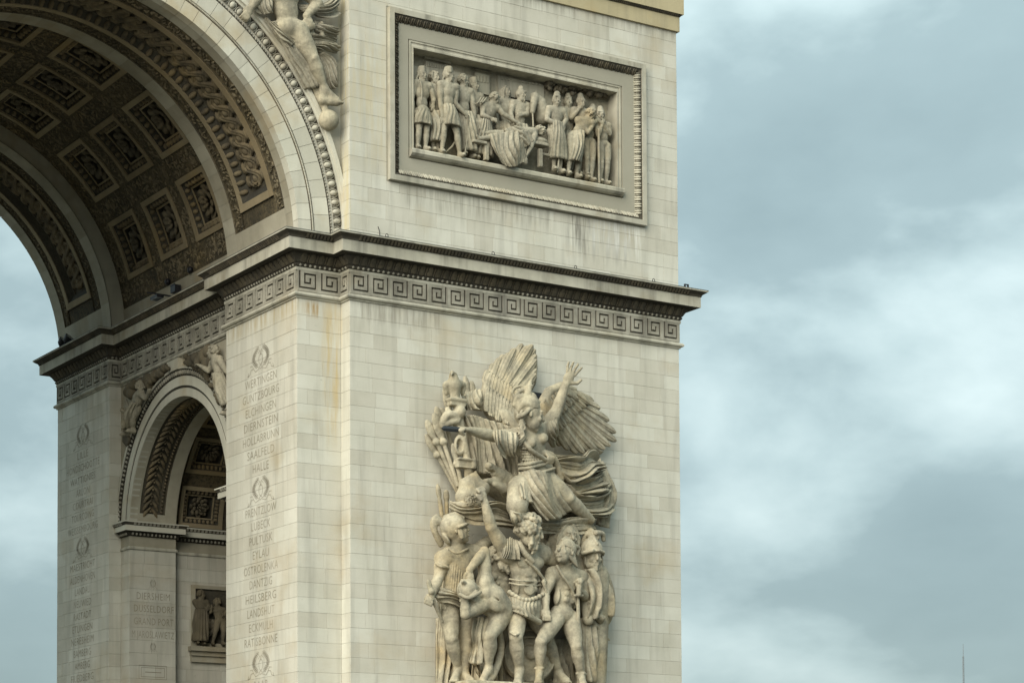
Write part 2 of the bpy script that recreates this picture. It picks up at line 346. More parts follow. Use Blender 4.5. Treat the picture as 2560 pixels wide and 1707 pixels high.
# ------------------------------------------------------------------ main cornice and key frieze
PATH = [(XB, D), (XS, D), (XS, Y4), (XW, Y4), (XW, Y3), (XR, Y3), (XR, Y2), (XW, Y2), (XW, D1), (XS, D1), (XS, 0), (XB, 0)]
def swp(name, mat, prof, smooth=False, path=PATH, closed=True):
    mb = MB(); sweep(mb, prof, path, closed); return part(mb, name, mat, smooth)
swp('torus_moulding', 'trim', [(0, 19.79), (0.045, 19.79), (0.05, 19.835), (0.10, 19.845), (0.135, 19.875), (0.145, 19.91), (0.13, 19.95), (0.09, 19.985), (0.0, 20.0)])
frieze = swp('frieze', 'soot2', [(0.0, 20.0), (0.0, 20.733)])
swp('fillet', 'trim', [(0.052, 20.7), (0.056, 20.733), (0.06, 20.80), (0.0, 20.81)])
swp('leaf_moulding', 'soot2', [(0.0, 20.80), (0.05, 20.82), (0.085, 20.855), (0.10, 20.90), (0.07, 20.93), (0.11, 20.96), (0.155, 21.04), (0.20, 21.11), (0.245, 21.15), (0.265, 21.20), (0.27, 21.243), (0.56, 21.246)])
swp('corona', 'trim', [(0.55, 21.246), (0.571, 21.24), (0.571, 21.615), (0.50, 21.62)])
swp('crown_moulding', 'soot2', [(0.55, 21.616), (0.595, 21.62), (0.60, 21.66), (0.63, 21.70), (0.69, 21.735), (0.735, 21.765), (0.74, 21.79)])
swp('cornice_lip', 'trim', [(0.73, 21.785), (0.772, 21.785), (0.776, 21.835), (0.60, 21.85)])
swp('cornice_flashing', 'lead', [(0.785, 21.832), (0.785, 21.845), (0.55, 21.875), (-0.05, 21.95)])
def along(path, pitch, closed=True, maxseg=None):
    n = len(path)
    for i in range(n if closed else n - 1):
        a = np.array(path[i], float); b = np.array(path[(i + 1) % n], float); Ls = np.linalg.norm(b - a)
        d = (b - a) / Ls; nr = np.array([d[1], -d[0]])
        if maxseg and i not in maxseg: continue
        k = max(1, round(Ls / pitch))
        for j in range(k): yield a + d * (j + 0.5) * Ls / k, d, nr, Ls / k
VIS = {2, 3, 4, 5, 6, 7, 8, 9, 10}
mb = MB(); lf = [(0.10, 20.95, 0.6), (0.135, 21.0, 0.95), (0.18, 21.08, 1.0), (0.235, 21.15, 0.9), (0.275, 21.22, 0.45)]
for c, d, nr, w in along(PATH, 0.31, True, VIS):
    rows = []
    for off, z, k in lf:
        rows.append([(*(c + d * (s * w * 0.46 * k) + nr * (off + h)), z) for s, h in ((-1, -0.03), (-0.5, 0.035), (0, 0.012), (0.5, 0.035), (1, -0.03))])
    mb.grid(rows)
    q = c + d * w * 0.5
    mb.tube([(*(q + nr * 0.10), 20.96), (*(q + nr * 0.20), 21.08), (*(q + nr * 0.29), 21.20)], [0.012, 0.022, 0.03], 5)
part(mb, 'leaf_ornament', 'soot', True, 'stuff')
mb = MB()
for c, d, nr, w in along(PATH, 0.19, True, VIS):
    p = c + nr * 0.075; mb.ell((*p, 20.868), (*(d * 0.055), 0), (*(nr * 0.055), 0), (0, 0, 0.05), 6, 4)
part(mb, 'bead_string', 'key', True, 'stuff')
mb = MB()
for c, d, nr, w in along(PATH, 0.13, True, VIS):
    a = c - d * 0.034; b = c + d * 0.034
    mb.hexa([(*(a + nr * 0.57), 21.63), (*(b + nr * 0.57), 21.63), (*(b + nr * 0.635), 21.63), (*(a + nr * 0.635), 21.63), (*(a + nr * 0.66), 21.755), (*(b + nr * 0.66), 21.755), (*(b + nr * 0.745), 21.755), (*(a + nr * 0.745), 21.755)])
part(mb, 'crown_leaves', 'soot', False, 'stuff')
# key pattern: one relief mesh per hand, shared by all the keys
def key_mesh(mirror):
    mb = MB(); T = 0.055
    for x0, x1, z0, z1 in ((0.0, 1.0, 0.0, 0.14), (0.0, 0.14, 0.14, 0.86), (0.0, 0.845, 0.86, 1.0), (0.705, 0.845, 0.22, 0.86), (0.225, 0.705, 0.22, 0.36), (0.225, 0.365, 0.36, 0.775), (0.365, 0.615, 0.64, 0.775), (0.46, 0.615, 0.45, 0.64)):
        if mirror: x0, x1 = 1 - x1, 1 - x0
        mb.box(x0 - 0.5, x1 - 0.5, -T, 0.004, z0, z1)
    # far upright seen beside each key
    x0, x1 = (0.93, 1.0) if not mirror else (0.0, 0.07)
    mb.box(x0 - 0.5, x1 - 0.5, -T * 0.96, 0.004, 0.14, 1.0)
    return mb.mesh('meander_key', M['key'])
KEY = (key_mesh(False), key_mesh(True))
for i in range(len(PATH)):
    if i not in VIS: continue
    a = np.array(PATH[i], float); b = np.array(PATH[(i + 1) % len(PATH)], float); Ls = np.linalg.norm(b - a); d = (b - a) / Ls
    k = max(1, round(Ls / 0.748))
    for j in range(k):
        c = a + d * (j + 0.5) * Ls / k
        o = link('meander_key', KEY[1] if (j >= k / 2 if i in (10, 4, 6, 2) else (j < k / 2 if i == 5 else True)) else KEY[0], frieze)
        o.location = (c[0], c[1], 20.012); o.rotation_euler = (0, 0, math.atan2(d[1], d[0])); o.scale = (Ls / k, 1, 0.715)
# ------------------------------------------------------------------ upper architrave
UP_PATH = [(-XB, 0), (XB, 0), (XB, D), (-XB, D)]
swp('architrave_lower_band', 'attic', [(-0.05, ZT), (0.09, ZT), (0.09, 31.90), (0.05, 31.91)], path=UP_PATH)
swp('architrave_dentil_bed', 'soot2', [(0.06, 31.90), (0.105, 31.905), (0.16, 31.985), (0.16, 31.99)], path=UP_PATH)
swp('architrave_upper_band', 'attic', [(0.10, 31.985), (0.205, 31.985), (0.205, 32.62), (-0.05, 32.66)], path=UP_PATH)
mb = MB()
for c, d, nr, w in along([(XS, 0), (XB, 0)], 0.085, False):
    a = c - d * 0.022; b = c + d * 0.022
    mb.hexa([(*(a + nr * 0.09), 31.90), (*(b + nr * 0.09), 31.90), (*(b + nr * 0.125), 31.90), (*(a + nr * 0.125), 31.90), (*(a + nr * 0.13), 31.985), (*(b + nr * 0.13), 31.985), (*(b + nr * 0.195), 31.985), (*(a + nr * 0.195), 31.985)])
part(mb, 'architrave_dentils', 'soot', False, 'stuff')
# ------------------------------------------------------------------ main arch
def cyl(a, y, r): t = math.radians(a); return (r * math.cos(t), y, ZC + r * math.sin(t))
def ring(mb, prof, a0, a1, n, fn=cyl): mb.grid([[fn(a0 + (a1 - a0) * i / n, y, r) for r, y in prof] for i in range(n + 1)])
# spandrel wall over the arch (front and back)
for yy, nm in ((D1, 'spandrel_wall'), (Y4, 'rear_spandrel_wall')):
    mb = MB(); rows = []
    for i in range(91):
        a = 180 - 2 * i; x, _, z = cyl(a, 0, 8.5); x = x / 8.5 * XS if i in (0, 90) else x
        rows.append([(x, yy, z), (x, yy, ZT + 0.05)])
    rows = [[(-XS - 0.05, yy, ZC), (-XS - 0.05, yy, ZT + 0.05)]] + rows + [[(XS + 0.05, yy, ZC), (XS + 0.05, yy, ZT + 0.05)]]
    mb.grid(rows); part(mb, nm, 'block')
# voussoirs of the two archivolt faces
def voussoir(r0, r1, y0, da):
    mb = MB(); g = math.degrees(0.006 / r0); n = 3
    rows = []
    for i in range(n + 1):
        a = -da / 2 + g + (da - 2 * g) * i / n
        rows.append([(r * math.cos(math.radians(a)), y, r * math.sin(math.radians(a))) for r, y in ((r0, y0 + 0.35), (r0, y0), (r1, y0), (r1, y0 + 0.35))])
    mb.grid(rows)
    for q in (0, n):
        o = len(mb.v) - (n + 1) * 4 + q * 4; mb.f.append((o, o + 1, o + 2, o + 3) if q == 0 else (o + 3, o + 2, o + 1, o))
    return mb.mesh('voussoir', M['clean'])
arch_backing = MB(); ring(arch_backing, [(RI + 0.03, D1 + 0.3), (RI + 0.03, D1 + 0.03), (9.15, D1 + 0.03)], -1, 181, 90); archivolt = part(arch_backing, 'archivolt', 'core')
for r0, r1, y0, da, off in ((RI, 7.85, D1, 4.0, 0.0), (7.97, 8.53, D1 - 0.02, 4.0, 1.3)):
    me = voussoir(r0, r1, y0, da); k = -1 + off
    while k < 182:
        o = link('voussoir', me, archivolt); o.location = (0, 0, ZC); o.rotation_euler = (0, -math.radians(k), 0); k += da
    
for nm, mat, prof in (('bead_fillet', 'soot', [(7.85, D1 + 0.01), (7.86, D1 - 0.015), (7.96, D1 - 0.015), (7.97, D1 + 0.01)]),
                      ('egg_bed', 'soot2', [(8.53, D1 - 0.02), (8.56, D1 - 0.01), (8.66, D1 + 0.02), (8.95, D1 - 0.02), (8.99, D1 - 0.06)]),
                      ('outer_fillet', 'clean', [(8.98, D1 + 0.0), (8.98, D1 - 0.10), (9.06, D1 - 0.10), (9.07, D1 - 0.19), (9.20, D1 - 0.20), (9.21, D1 + 0.02)])):
    mb = MB(); ring(mb, prof, -0.5, 180.5, 120); part(mb, nm, mat)
# eggs and their shells, beads
eg = MB(); eg.ell((8.80, D1 - 0.06, 0), (0.125, 0, 0), (0, 0, 0.098), (0, -0.085, 0), 12, 7); egg_me = eg.mesh('egg', M['trim'], True)
sh = MB(); sh.tube([(8.80 + 0.165 * math.cos(t), D1 - 0.045, 0.135 * math.sin(t)) for t in np.linspace(-2.35, 2.35, 11)], 0.026, 6); sh_me = sh.mesh('egg_shell', M['key'], True)
for k in range(52):
    a = 0.9 + 2.03 * k
    o = link('egg', egg_me, archivolt); o.location = (0, 0, ZC); o.rotation_euler = (0, -math.radians(a), 0)
    q = link('egg_shell', sh_me, archivolt); q.location = (0, 0, ZC); q.rotation_euler = (0, -math.radians(a), 0)
mb = MB()
for k in range(0, 330):
    a = 0.3 + 0.36 * k
    if a > 115: break
    mb.ell(cyl(a, D1 - 0.02, 7.91), (0.038, 0, 0), (0, 0.03, 0), (0, 0, 0.038), 5, 3)
part(mb, 'bead_row', 'trim', True, 'stuff')
mb = MB()
for k in range(0, 160):
    a = 0.5 + 0.68 * k
    mb.ell(cyl(a, D1 - 0.02, 8.595), (0.036, 0, 0), (0, 0.04, 0), (0, 0, 0.05 if k % 3 == 0 else 0.025), 5, 3)
part(mb, 'outer_bead_row', 'key', True, 'stuff')
# rib soffits: plain edge, dark carved border, pale frame, sunk braided panel
A0, A1 = 9.4, 13.8
def rib(yf, tagname, outer):
    """yf maps distance from the outer face of the rib to Y"""
    def rg(mb, prof, a0, a1, n): ring(mb, [(r, yf(t)) for r, t in prof], a0, a1, n)
    soff = MB(); rg(soff, [(RI + 0.34, 0.7), (RI + 0.34, 5.9)], -0.6, 180.6, 90); rg(soff, [(RI + 0.02, 0.66), (RI + 0.02, 1.45)], -0.6, 180.6, 60); rg(soff, [(RI + 0.02, 5.13), (RI + 0.02, 5.92)], -0.6, 180.6, 60)
    so = part(soff, 'rib_soffit', 'core')
    mb = MB(); g = 0.035
    for t0, t1, o_ in ((0.975 if outer else 0.617, 1.43, 0), (5.15, 5.94, 1.7)):
        a = -0.6 - o_
        while a < 180.6:
            rg(mb, [(RI + 0.03, t0), (RI, t0), (RI, t1), (RI + 0.03, t1)], max(a, -0.6) + g, min(a + 4.1, 180.6) - g, 3); a += 4.1
    for a0, a1 in ((-0.6, A0), (180 - A0, 180.6)): rg(mb, [(RI, 1.432), (RI, 5.148)], a0, a1, 5)
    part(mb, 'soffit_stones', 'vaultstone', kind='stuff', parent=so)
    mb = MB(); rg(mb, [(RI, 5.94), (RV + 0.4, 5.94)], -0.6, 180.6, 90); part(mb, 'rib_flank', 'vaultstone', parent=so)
    mb = MB()
    for t0, t1 in ((1.43, 2.0), (4.46, 5.15)): rg(mb, [(RI, t0), (RI + 0.05, t0 + 0.03), (RI + 0.05, t1 - 0.03), (RI, t1)], A0, 180 - A0, 90)
    for a0, a1 in ((A0, A1), (180 - A1, 180 - A0)): rg(mb, [(RI + 0.045, 1.47), (RI + 0.045, 5.1)], a0, a1, 4)
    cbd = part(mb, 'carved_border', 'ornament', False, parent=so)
    # leaf scrolls: small bosses standing in the border
    mb = MB()
    rs = random.Random(3)
    for t0, t1, st in ((1.50, 1.94, 1.15), (4.52, 5.09, 1.15)):
        a = A0 + 0.5
        while a < 125:
            for q in range(3):
                t = rs.uniform(t0 + 0.06, t1 - 0.06); aa = a + rs.uniform(0, st); s = rs.uniform(0.03, 0.075)
                c = np.array(cyl(aa, yf(t), RI + 0.04)); th = rs.uniform(0, 3.1); e1 = np.array([-math.sin(math.radians(aa)), 0, math.cos(math.radians(aa))]); e2 = np.array([0, 1.0, 0])
                u = e1 * math.cos(th) + e2 * math.sin(th); w = -e1 * math.sin(th) + e2 * math.cos(th); nn = np.array([math.cos(math.radians(aa)), 0, math.sin(math.radians(aa))])
                mb.ell(c, u * s * 1.6, w * s * 0.6, nn * 0.05, 6, 3)
            a += st
    part(mb, 'border_leaves', 'scroll', False, 'stuff', so)
    mb = MB()
    for t0, t1 in ((2.0, 2.28), (4.22, 4.46)): rg(mb, [(RI + 0.03, t0), (RI - 0.03, t0), (RI - 0.03, t1), (RI + 0.03, t1)], A1, 180 - A1, 90)
    for a0, a1 in ((A1, A1 + 1.9), (180 - A1 - 1.9, 180 - A1)): rg(mb, [(RI - 0.028, 2.28), (RI - 0.028, 4.22)], a0, a1, 2)
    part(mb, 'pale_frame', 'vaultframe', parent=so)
    mb = MB(); a0, a1 = A1 + 1.9, 180 - A1 - 1.9
    rg(mb, [(RI, 2.28), (RI + 0.24, 2.52)], a0, a1, 90); rg(mb, [(RI + 0.24, 3.98), (RI, 4.22)], a0, a1, 90)
    for q0, q1 in ((a0, a0 + 2.0), (a1, a1 - 2.0)): mb.grid([[cyl(q0, yf(t), RI) for t in (2.28, 4.22)], [cyl(q1, yf(t), RI + 0.24) for t in (2.52, 3.98)]])
    part(mb, 'egg_slope', 'soot2', parent=so)
    mb = MB(); rg(mb, [(RI + 0.24, 2.52), (RI + 0.20, 2.54), (RI + 0.20, 2.60), (RI + 0.27, 2.62), (RI + 0.27, 3.88), (RI + 0.20, 3.90), (RI + 0.20, 3.96), (RI + 0.24, 3.98)], a0 + 1.6, a1 - 1.6, 90)
    part(mb, 'braid_bed', 'soot', parent=so)
    eggm = MB(); eggm.ell((RI + 0.10, 0, 0), (0.125, -0.125 if outer else 0.125, 0), (0, 0, 0.095), (-0.07, -0.07 if outer else 0.07, 0), 10, 6)
    em = eggm.mesh('egg', M['braid'], True)
    n = 58
    for k in range(n):
        a = a0 + 2.8 + (a1 - a0 - 5.6) * k / (n - 1)
        if a > 120: break
        o = link('egg', em, so); o.location = (0, yf(4.10), ZC); o.rotation_euler = (0, -math.radians(a), 0)
        if not outer: o.scale = (1, 1, 1)
    # braid: two strands crossing, bosses in the loops
    mb = MB(); per = 7.0
    for ph in (0, math.pi):
        for off in (-0.06, 0.06):
            pts = []
            for k in range(0, 260):
                a = a0 + 3 + k * 0.45
                if a > 122: break
                t = 2 * math.pi * (a - a0 - 3) / per + ph
                pts.append(np.array(cyl(a, yf(3.25 + 0.36 * math.sin(t) + off * 1.5), RI + 0.225 - 0.035 * math.cos(t))))
            mb.tube(pts, 0.072, 6)
    k = 0
    while a0 + 3 + k * per / 2 < 120:
        a = a0 + 3 + (k + 0.5) * per / 2
        tt = math.radians(a); nn = np.array([math.cos(tt), 0, math.sin(tt)]); e1 = np.array([-math.sin(tt), 0, math.cos(tt)])
        for s in (0.0,):
            mb.ell(np.array(cyl(a, yf(3.25), RI + 0.22)), e1 * 0.16, (0, 0.16, 0), nn * 0.10, 10, 6)
        for s in (-0.52, 0.52):
            aa = a + per / 4 * 0
            mb.ell(np.array(cyl(aa, yf(3.25 + (s if k % 2 else -s)), RI + 0.23)), e1 * 0.22, (0, 0.14, 0), nn * 0.09, 8, 5)
        k += 1
    part(mb, 'braid', 'braid', True, parent=so)
rib(lambda t: t, 'front', True)
rib(lambda t: D - t, 'rear', False)
# coffered vault between the ribs
CY = (8.03, 11.105, 14.18); HY = 1.14; HA = 1.13; HD = math.degrees(HA / RV)
ys = [Y2]
for c in CY: ys += [c - HY, c + HY]
ys.append(Y3)
an = [0.0]
for k in range(1, 8): an += [22.5 * k - HD, 22.5 * k + HD]
an.append(180.0)
vault = MB(); low = MB()
for i in range(len(an) - 1):
    for j in range(len(ys) - 1):
        if i % 2 == 1 and j % 2 == 1: continue
        n = 4
        tgt = vault
        if i in (0, len(an) - 2):
            pass
            a_ = (7.6, an[1]) if i == 0 else (an[-2], 172.4); ring(vault, [(RV, ys[j]), (RV, ys[j + 1])], *a_, 2); continue
        ring(tgt, [(RV, ys[j]), (RV, ys[j + 1])], an[i], an[i + 1], n)
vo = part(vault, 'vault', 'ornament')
for a_ in ((0, 7.6), (172.4, 180.0)):
    low = MB(); ring(low, [(RV - 0.03, Y2), (RV - 0.03, Y3)], *a_, 3); part(low, 'vault_springing_stones', 'vaultstone')
mb = MB(); rs = random.Random(5)
for i in range(len(an) - 1):
    if an[i] > 110: break
    for j in range(len(ys) - 1):
        if i % 2 == 1 and j % 2 == 1: continue
        a0, a1 = max(an[i], 8.0), an[i + 1]; y0, y1 = ys[j], ys[j + 1]
        nb = int((a1 - a0) * 0.139 * (y1 - y0) * 55)
        for q in range(nb):
            aa = rs.uniform(a0 + 0.5, a1 - 0.5); yy = rs.uniform(y0 + 0.06, y1 - 0.06); s = rs.uniform(0.035, 0.075); th = rs.uniform(0, 3.1); tt = math.radians(aa)
            e1 = np.array([-math.sin(tt), 0, math.cos(tt)]); e2 = np.array([0, 1.0, 0]); u = e1 * math.cos(th) + e2 * math.sin(th); w = -e1 * math.sin(th) + e2 * math.cos(th)
            mb.ell(np.array(cyl(aa, yy, RV)), u * s * 1.7, w * s * 0.6, np.array([math.cos(tt), 0, math.sin(tt)]) * 0.045, 6, 3)
part(mb, 'leaf_scrolls', 'scroll', False, 'stuff', vo)
def rect_loops(mb, loops, fn, n=6, floor=False):
    rows = []
    for ha, hy, r in loops:
        pts = []
        for i in range(n + 1): pts.append(fn(-ha + 2 * ha * i / n, hy, r))
        for i in range(n + 1): pts.append(fn(ha - 2 * ha * i / n, -hy, r))
        rows.append(pts)
    mb.grid(rows, True)
    if floor:
        ha, hy, r = loops[-1]; mb.grid([[fn(-ha + 2 * ha * i / n, hy, r), fn(-ha + 2 * ha * i / n, -hy, r)] for i in range(n + 1)])
def coffer_meshes(R, ha, hy, fn, k=1.0, eggs=6):
    fr = MB(); rect_loops(fr, [(ha, hy, R + 0.01), (ha, hy, R - 0.06), (ha - 0.2 * k, hy - 0.2 * k, R - 0.06), (ha - 0.2 * k, hy - 0.2 * k, R + 0.02)], fn)
    sl = MB(); rect_loops(sl, [(ha - 0.2 * k, hy - 0.2 * k, R + 0.01), (ha - 0.43 * k, hy - 0.43 * k, R + 0.22 * k)], fn)
    ifr = MB(); rect_loops(ifr, [(ha - 0.43 * k, hy - 0.43 * k, R + 0.22 * k), (ha - 0.43 * k, hy - 0.43 * k, R + 0.19 * k), (ha - 0.50 * k, hy - 0.50 * k, R + 0.19 * k), (ha - 0.50 * k, hy - 0.50 * k, R + 0.25 * k)], fn)
    fl = MB(); rect_loops(fl, [(ha - 0.50 * k, hy - 0.50 * k, R + 0.22 * k), (ha - 0.50 * k, hy - 0.50 * k, R + 0.44 * k)], fn, floor=True)
    eg = MB()
    for s in (-1, 1):
        for q in range(eggs):
            u = -1 + (2 * q + 1) / eggs
            c = np.array(fn(s * (ha - 0.32 * k), u * (hy - 0.36 * k), R + 0.09 * k)); eg.ell(c, np.array(fn(s * (ha - 0.22 * k), u * (hy - 0.36 * k), R + 0.01)) - c, (np.array(fn(0, 0.10 * k, R)) - np.array(fn(0, 0, R))), np.array(fn(s * (ha - 0.38 * k), u * (hy - 0.36 * k), R + 0.03)) - c, 6, 4)
            c = np.array(fn(u * (ha - 0.36 * k), s * (hy - 0.32 * k), R + 0.09 * k)); eg.ell(c, np.array(fn(u * (ha - 0.36 * k), s * (hy - 0.22 * k), R + 0.01)) - c, (np.array(fn(0.10 * k, 0, R)) - np.array(fn(0, 0, R))), np.array(fn(u * (ha - 0.36 * k), s * (hy - 0.38 * k), R + 0.03)) - c, 6, 4)
    ro = MB(); rr = min(ha, hy) - 0.49 * k
    for lay, (nn, r0, r1, dep, wid) in enumerate(((8, 0.42, 1.05, 0.34, 0.30), (8, 0.22, 0.80, 0.24, 0.24), (5, 0.08, 0.40, 0.15, 0.15))):
        for q in range(nn):
            t = 2 * math.pi * (q + 0.5 * lay) / nn
            a = np.array(fn(rr * r0 * math.cos(t), rr * r0 * math.sin(t), R + (dep + 0.05) * k)); b = np.array(fn(rr * r1 * math.cos(t), rr * r1 * math.sin(t), R + (dep - 0.10) * k))
            w = np.array(fn(-rr * wid * math.sin(t), rr * wid * math.cos(t), R)) - np.array(fn(0, 0, R)); ax = (b - a) / 2; nv = np.array(fn(0, 0, R - 0.07 * k)) - np.array(fn(0, 0, R))
            ro.ell((a + b) / 2, ax, w, nv, 7, 4)
    ro.ell(fn(0, 0, R + 0.16 * k), np.array(fn(rr * 0.14, 0, R)) - np.array(fn(0, 0, R)), np.array(fn(0, rr * 0.14, R)) - np.array(fn(0, 0, R)), np.array(fn(0, 0, R - 0.08)) - np.array(fn(0, 0, R)), 8, 5)
    return fr.mesh('coffer', M['vaultframe']), sl.mesh('egg_slope', M['soot2']), ifr.mesh('inner_frame', M['vaultframe']), fl.mesh('sunk_field', M['soot2']), eg.mesh('egg_moulding', M['braid'], True), ro.mesh('rosette', M['rose'], True)
def fn_c(s, y, r): t = s / RV; return (r * math.cos(t), y, r * math.sin(t))
CM = coffer_meshes(RV, HA, HY, fn_c)
def place_coffer(meshes, loc, rot):
    c = link('coffer', meshes[0], ARCH, loc=loc); c.rotation_euler = rot
    for me, nm in zip(meshes[1:], ('egg_slope', 'inner_frame', 'sunk_field', 'egg_moulding', 'rosette')):
        q = link(nm, me, c)
        if nm == 'egg_moulding': q['kind'] = 'stuff'
for k in range(1, 8):
    for c in CY: place_coffer(CM, (0, c, ZC), (0, -math.radians(22.5 * k), 0))
# ------------------------------------------------------------------ small arch through the pier
def cs(a, x, r): t = math.radians(a); return (x, YS - r * math.cos(t), ZS + r * math.sin(t))
mb = MB(); rows = []
for i in range(61):
    a = 3 * i; x, y, z = cs(a, 0, 5.2); rows.append([(XR, y, z), (XR, y, 20.02)])
rows = [[(XR, Y2 - 0.02, 13.4), (XR, Y2 - 0.02, 20.02)], [(XR, YS - 5.2, 13.4), (XR, YS - 5.2, 20.02)]] + rows + [[(XR, YS + 5.2, 13.4), (XR, YS + 5.2, 20.02)], [(XR, Y3 + 0.02, 13.4), (XR, Y3 + 0.02, 20.02)]]
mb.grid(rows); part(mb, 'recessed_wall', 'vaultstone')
mb = MB(); rows = []
for i in range(61):
    a = 3 * i; rows.append([(XB, *cs(a, 0, RS)[1:]), (XB, cs(a, 0, RS)[1], 20.0)])
mb.grid(rows); part(mb, 'outer_end_wall', 'block')
for nm, mat, prof in (('small_arch_inner_face', 'clean', [(RS, XR + 0.3), (RS, XR - 0.03), (4.62, XR - 0.03), (4.63, XR - 0.005)]),
                      ('small_arch_groove', 'soot2', [(4.60, XR - 0.012), (4.74, XR - 0.012)]),
                      ('small_arch_outer_face', 'clean', [(4.72, XR), (4.72, XR - 0.05), (5.06, XR - 0.05), (5.07, XR)]),
                      ('small_arch_leaf_bed', 'soot2', [(5.05, XR - 0.03), (5.10, XR - 0.045), (5.30, XR - 0.09), (5.34, XR - 0.12)]),
                      ('small_arch_outer_fillet', 'clean', [(5.32, XR), (5.32, XR - 0.14), (5.40, XR - 0.14), (5.41, XR)])):
    mb = MB(); ring(mb, prof, 0, 180, 72, cs); part(mb, nm, mat)
mb = MB()
for k in range(92):
    a = 1 + 1.95 * k; t = math.radians(a); er = np.array([0, -math.cos(t), math.sin(t)]); et = np.array([0, math.sin(t), math.cos(t)])
    mb.ell(np.array(cs(a, XR - 0.09, 5.19)), er * 0.10, et * 0.052, (0.05, 0, 0), 6, 4)
part(mb, 'small_arch_leaves', 'key', True, 'stuff')
# soffit of the small arch rib with a sunk band of leaves
mb = MB()
for x0, x1 in ((XR, 8.18), (9.22, XJ)): ring(mb, [(RS, x0), (RS, x1)], 0, 180, 60, cs)
for a0, a1 in ((0, 9.5), (170.5, 180)): ring(mb, [(RS, 8.18), (RS, 9.22)], a0, a1, 4, cs)
ring(mb, [(RS, XJ), (RS + 0.9, XJ)], 0, 180, 60, cs)
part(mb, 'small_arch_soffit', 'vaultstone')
mb = MB(); ring(mb, [(RS + 0.9, 20.5), (RS, 20.5), (RS, XB)], 0, 180, 40, cs)
part(mb, 'outer_arch_soffit', 'vaultstone')
mb = MB(); ring(mb, [(RS, 8.18), (RS + 0.05, 8.20), (RS + 0.05, 9.20), (RS, 9.22)], 9.5, 170.5, 60, cs); leafbed = part(mb, 'leaf_band_bed', 'soot')
mb = MB()
k = 0
while 12 + 3.7 * k < 170:
    a = 12 + 3.7 * k
    for s in (-1, 1):
        p0 = np.array(cs(a, 8.62, RS + 0.03)); p1 = np.array(cs(a + 2.6, 8.62 + s * 0.20, RS + 0.0)); p2 = np.array(cs(a + 5.2, 8.62 + s * 0.30, RS + 0.03))
        mb.tube([p0, p0 * 0.5 + p1 * 0.5, p1, p1 * 0.5 + p2 * 0.5, p2], [0.03, 0.06, 0.075, 0.06, 0.02], 6)
    mb.ell(cs(a + 1.8, 8.62, RS + 0.0), (0.05, 0, 0), (0, 0.05, 0), (0, 0, 0.05), 6, 4)
    for q in range(2): mb.ell(cs(a + q * 1.85, 9.08, RS + 0.02), (0.06, 0, 0), (0, 0.04, 0.03), (0, 0.03, 0.05), 5, 3)
    k += 1
part(mb, 'leaf_band', 'braid', True, 'stuff', leafbed)
# coffered tunnel behind
RT2 = RS + 0.52
def fn_s(s, x, r): t = s / RT2; return (x, -r * math.cos(t), r * math.sin(t))
CXS = [10.95 + 2.25 * k for k in range(5)]; hx, hs = 0.93, 0.80; hsd = math.degrees(hs / RT2)
angs = [14.5 + 30.2 * k * 0.833 for k in range(7)]
xs = [XJ]
for c in CXS: xs += [c - hx, c + hx]
xs.append(20.5)
an2 = [0.0]
for a in angs: an2 += [a - hsd, a + hsd]
an2.append(180.0)
mb = MB()
for i in range(len(an2) - 1):
    for j in range(len(xs) - 1):
        if i % 2 and j % 2: continue
        ring(mb, [(RT2, xs[j]), (RT2, xs[j + 1])], an2[i], an2[i + 1], 3, cs)
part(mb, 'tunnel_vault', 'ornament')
CM2 = coffer_meshes(RT2, hs, hx, fn_s, 0.8, 7)
for c in CXS[:3]:
    for a in angs: place_coffer(CM2, (c, YS, ZS), (math.radians(-a), 0, 0))
# (far coffers of the tunnel are closed by plain fields)
mb = MB()
for c in CXS[3:]:
    for a in angs: ring(mb, [(RT2 + 0.1, c - hx), (RT2 + 0.1, c + hx)], a - hsd, a + hsd, 2, cs)
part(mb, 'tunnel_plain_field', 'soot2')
# imposts of the small arch
IMP = ((XR, Y3), (XR, YJ), (XJ, YJ), (XJ, D - 6.275), (20.5, D - 6.275)); IMPN = tuple((x, D - y) for x, y in reversed(IMP))
for pth in (IMP, IMPN):
    swp('impost_necking', 'trim', [(0, 13.42), (0.05, 13.42), (0.06, 13.47), (0.035, 13.53), (0.0, 13.54)], path=pth, closed=False)
    swp('impost_frieze', 'vaultstone', [(0.0, 13.54), (0.0, 13.92)], path=pth, closed=False)
    swp('impost_bed', 'soot2', [(0.0, 13.92), (0.05, 13.94), (0.09, 14.02), (0.16, 14.09), (0.27, 14.10)], path=pth, closed=False)
    swp('impost_corona', 'clean', [(0.26, 14.10), (0.285, 14.095), (0.285, 14.30), (0.26, 14.31)], path=pth, closed=False)
    swp('impost_crown', 'soot', [(0.27, 14.30), (0.30, 14.31), (0.345, 14.40), (0.345, 14.41)], path=pth, closed=False)
    swp('impost_lip', 'clean', [(0.33, 14.405), (0.375, 14.405), (0.375, 14.45), (-0.05, 14.47)], path=pth, closed=False)
    mb = MB()
    for c, d, nr, w in along(pth, 0.16, False):
        a = c - d * 0.045; b = c + d * 0.045
        mb.hexa([(*(a + nr * 0.29), 14.31), (*(b + nr * 0.29), 14.31), (*(b + nr * 0.33), 14.31), (*(a + nr * 0.33), 14.31), (*(a + nr * 0.32), 14.40), (*(b + nr * 0.32), 14.40), (*(b + nr * 0.372), 14.40), (*(a + nr * 0.372), 14.40)])
        p = c + nr * 0.11; mb.ell((*p, 14.0), (*(d * 0.05), 0), (*(nr * 0.06), 0), (0, 0, 0.06), 5, 3)
    part(mb, 'impost_leaves', 'key', False, 'stuff')
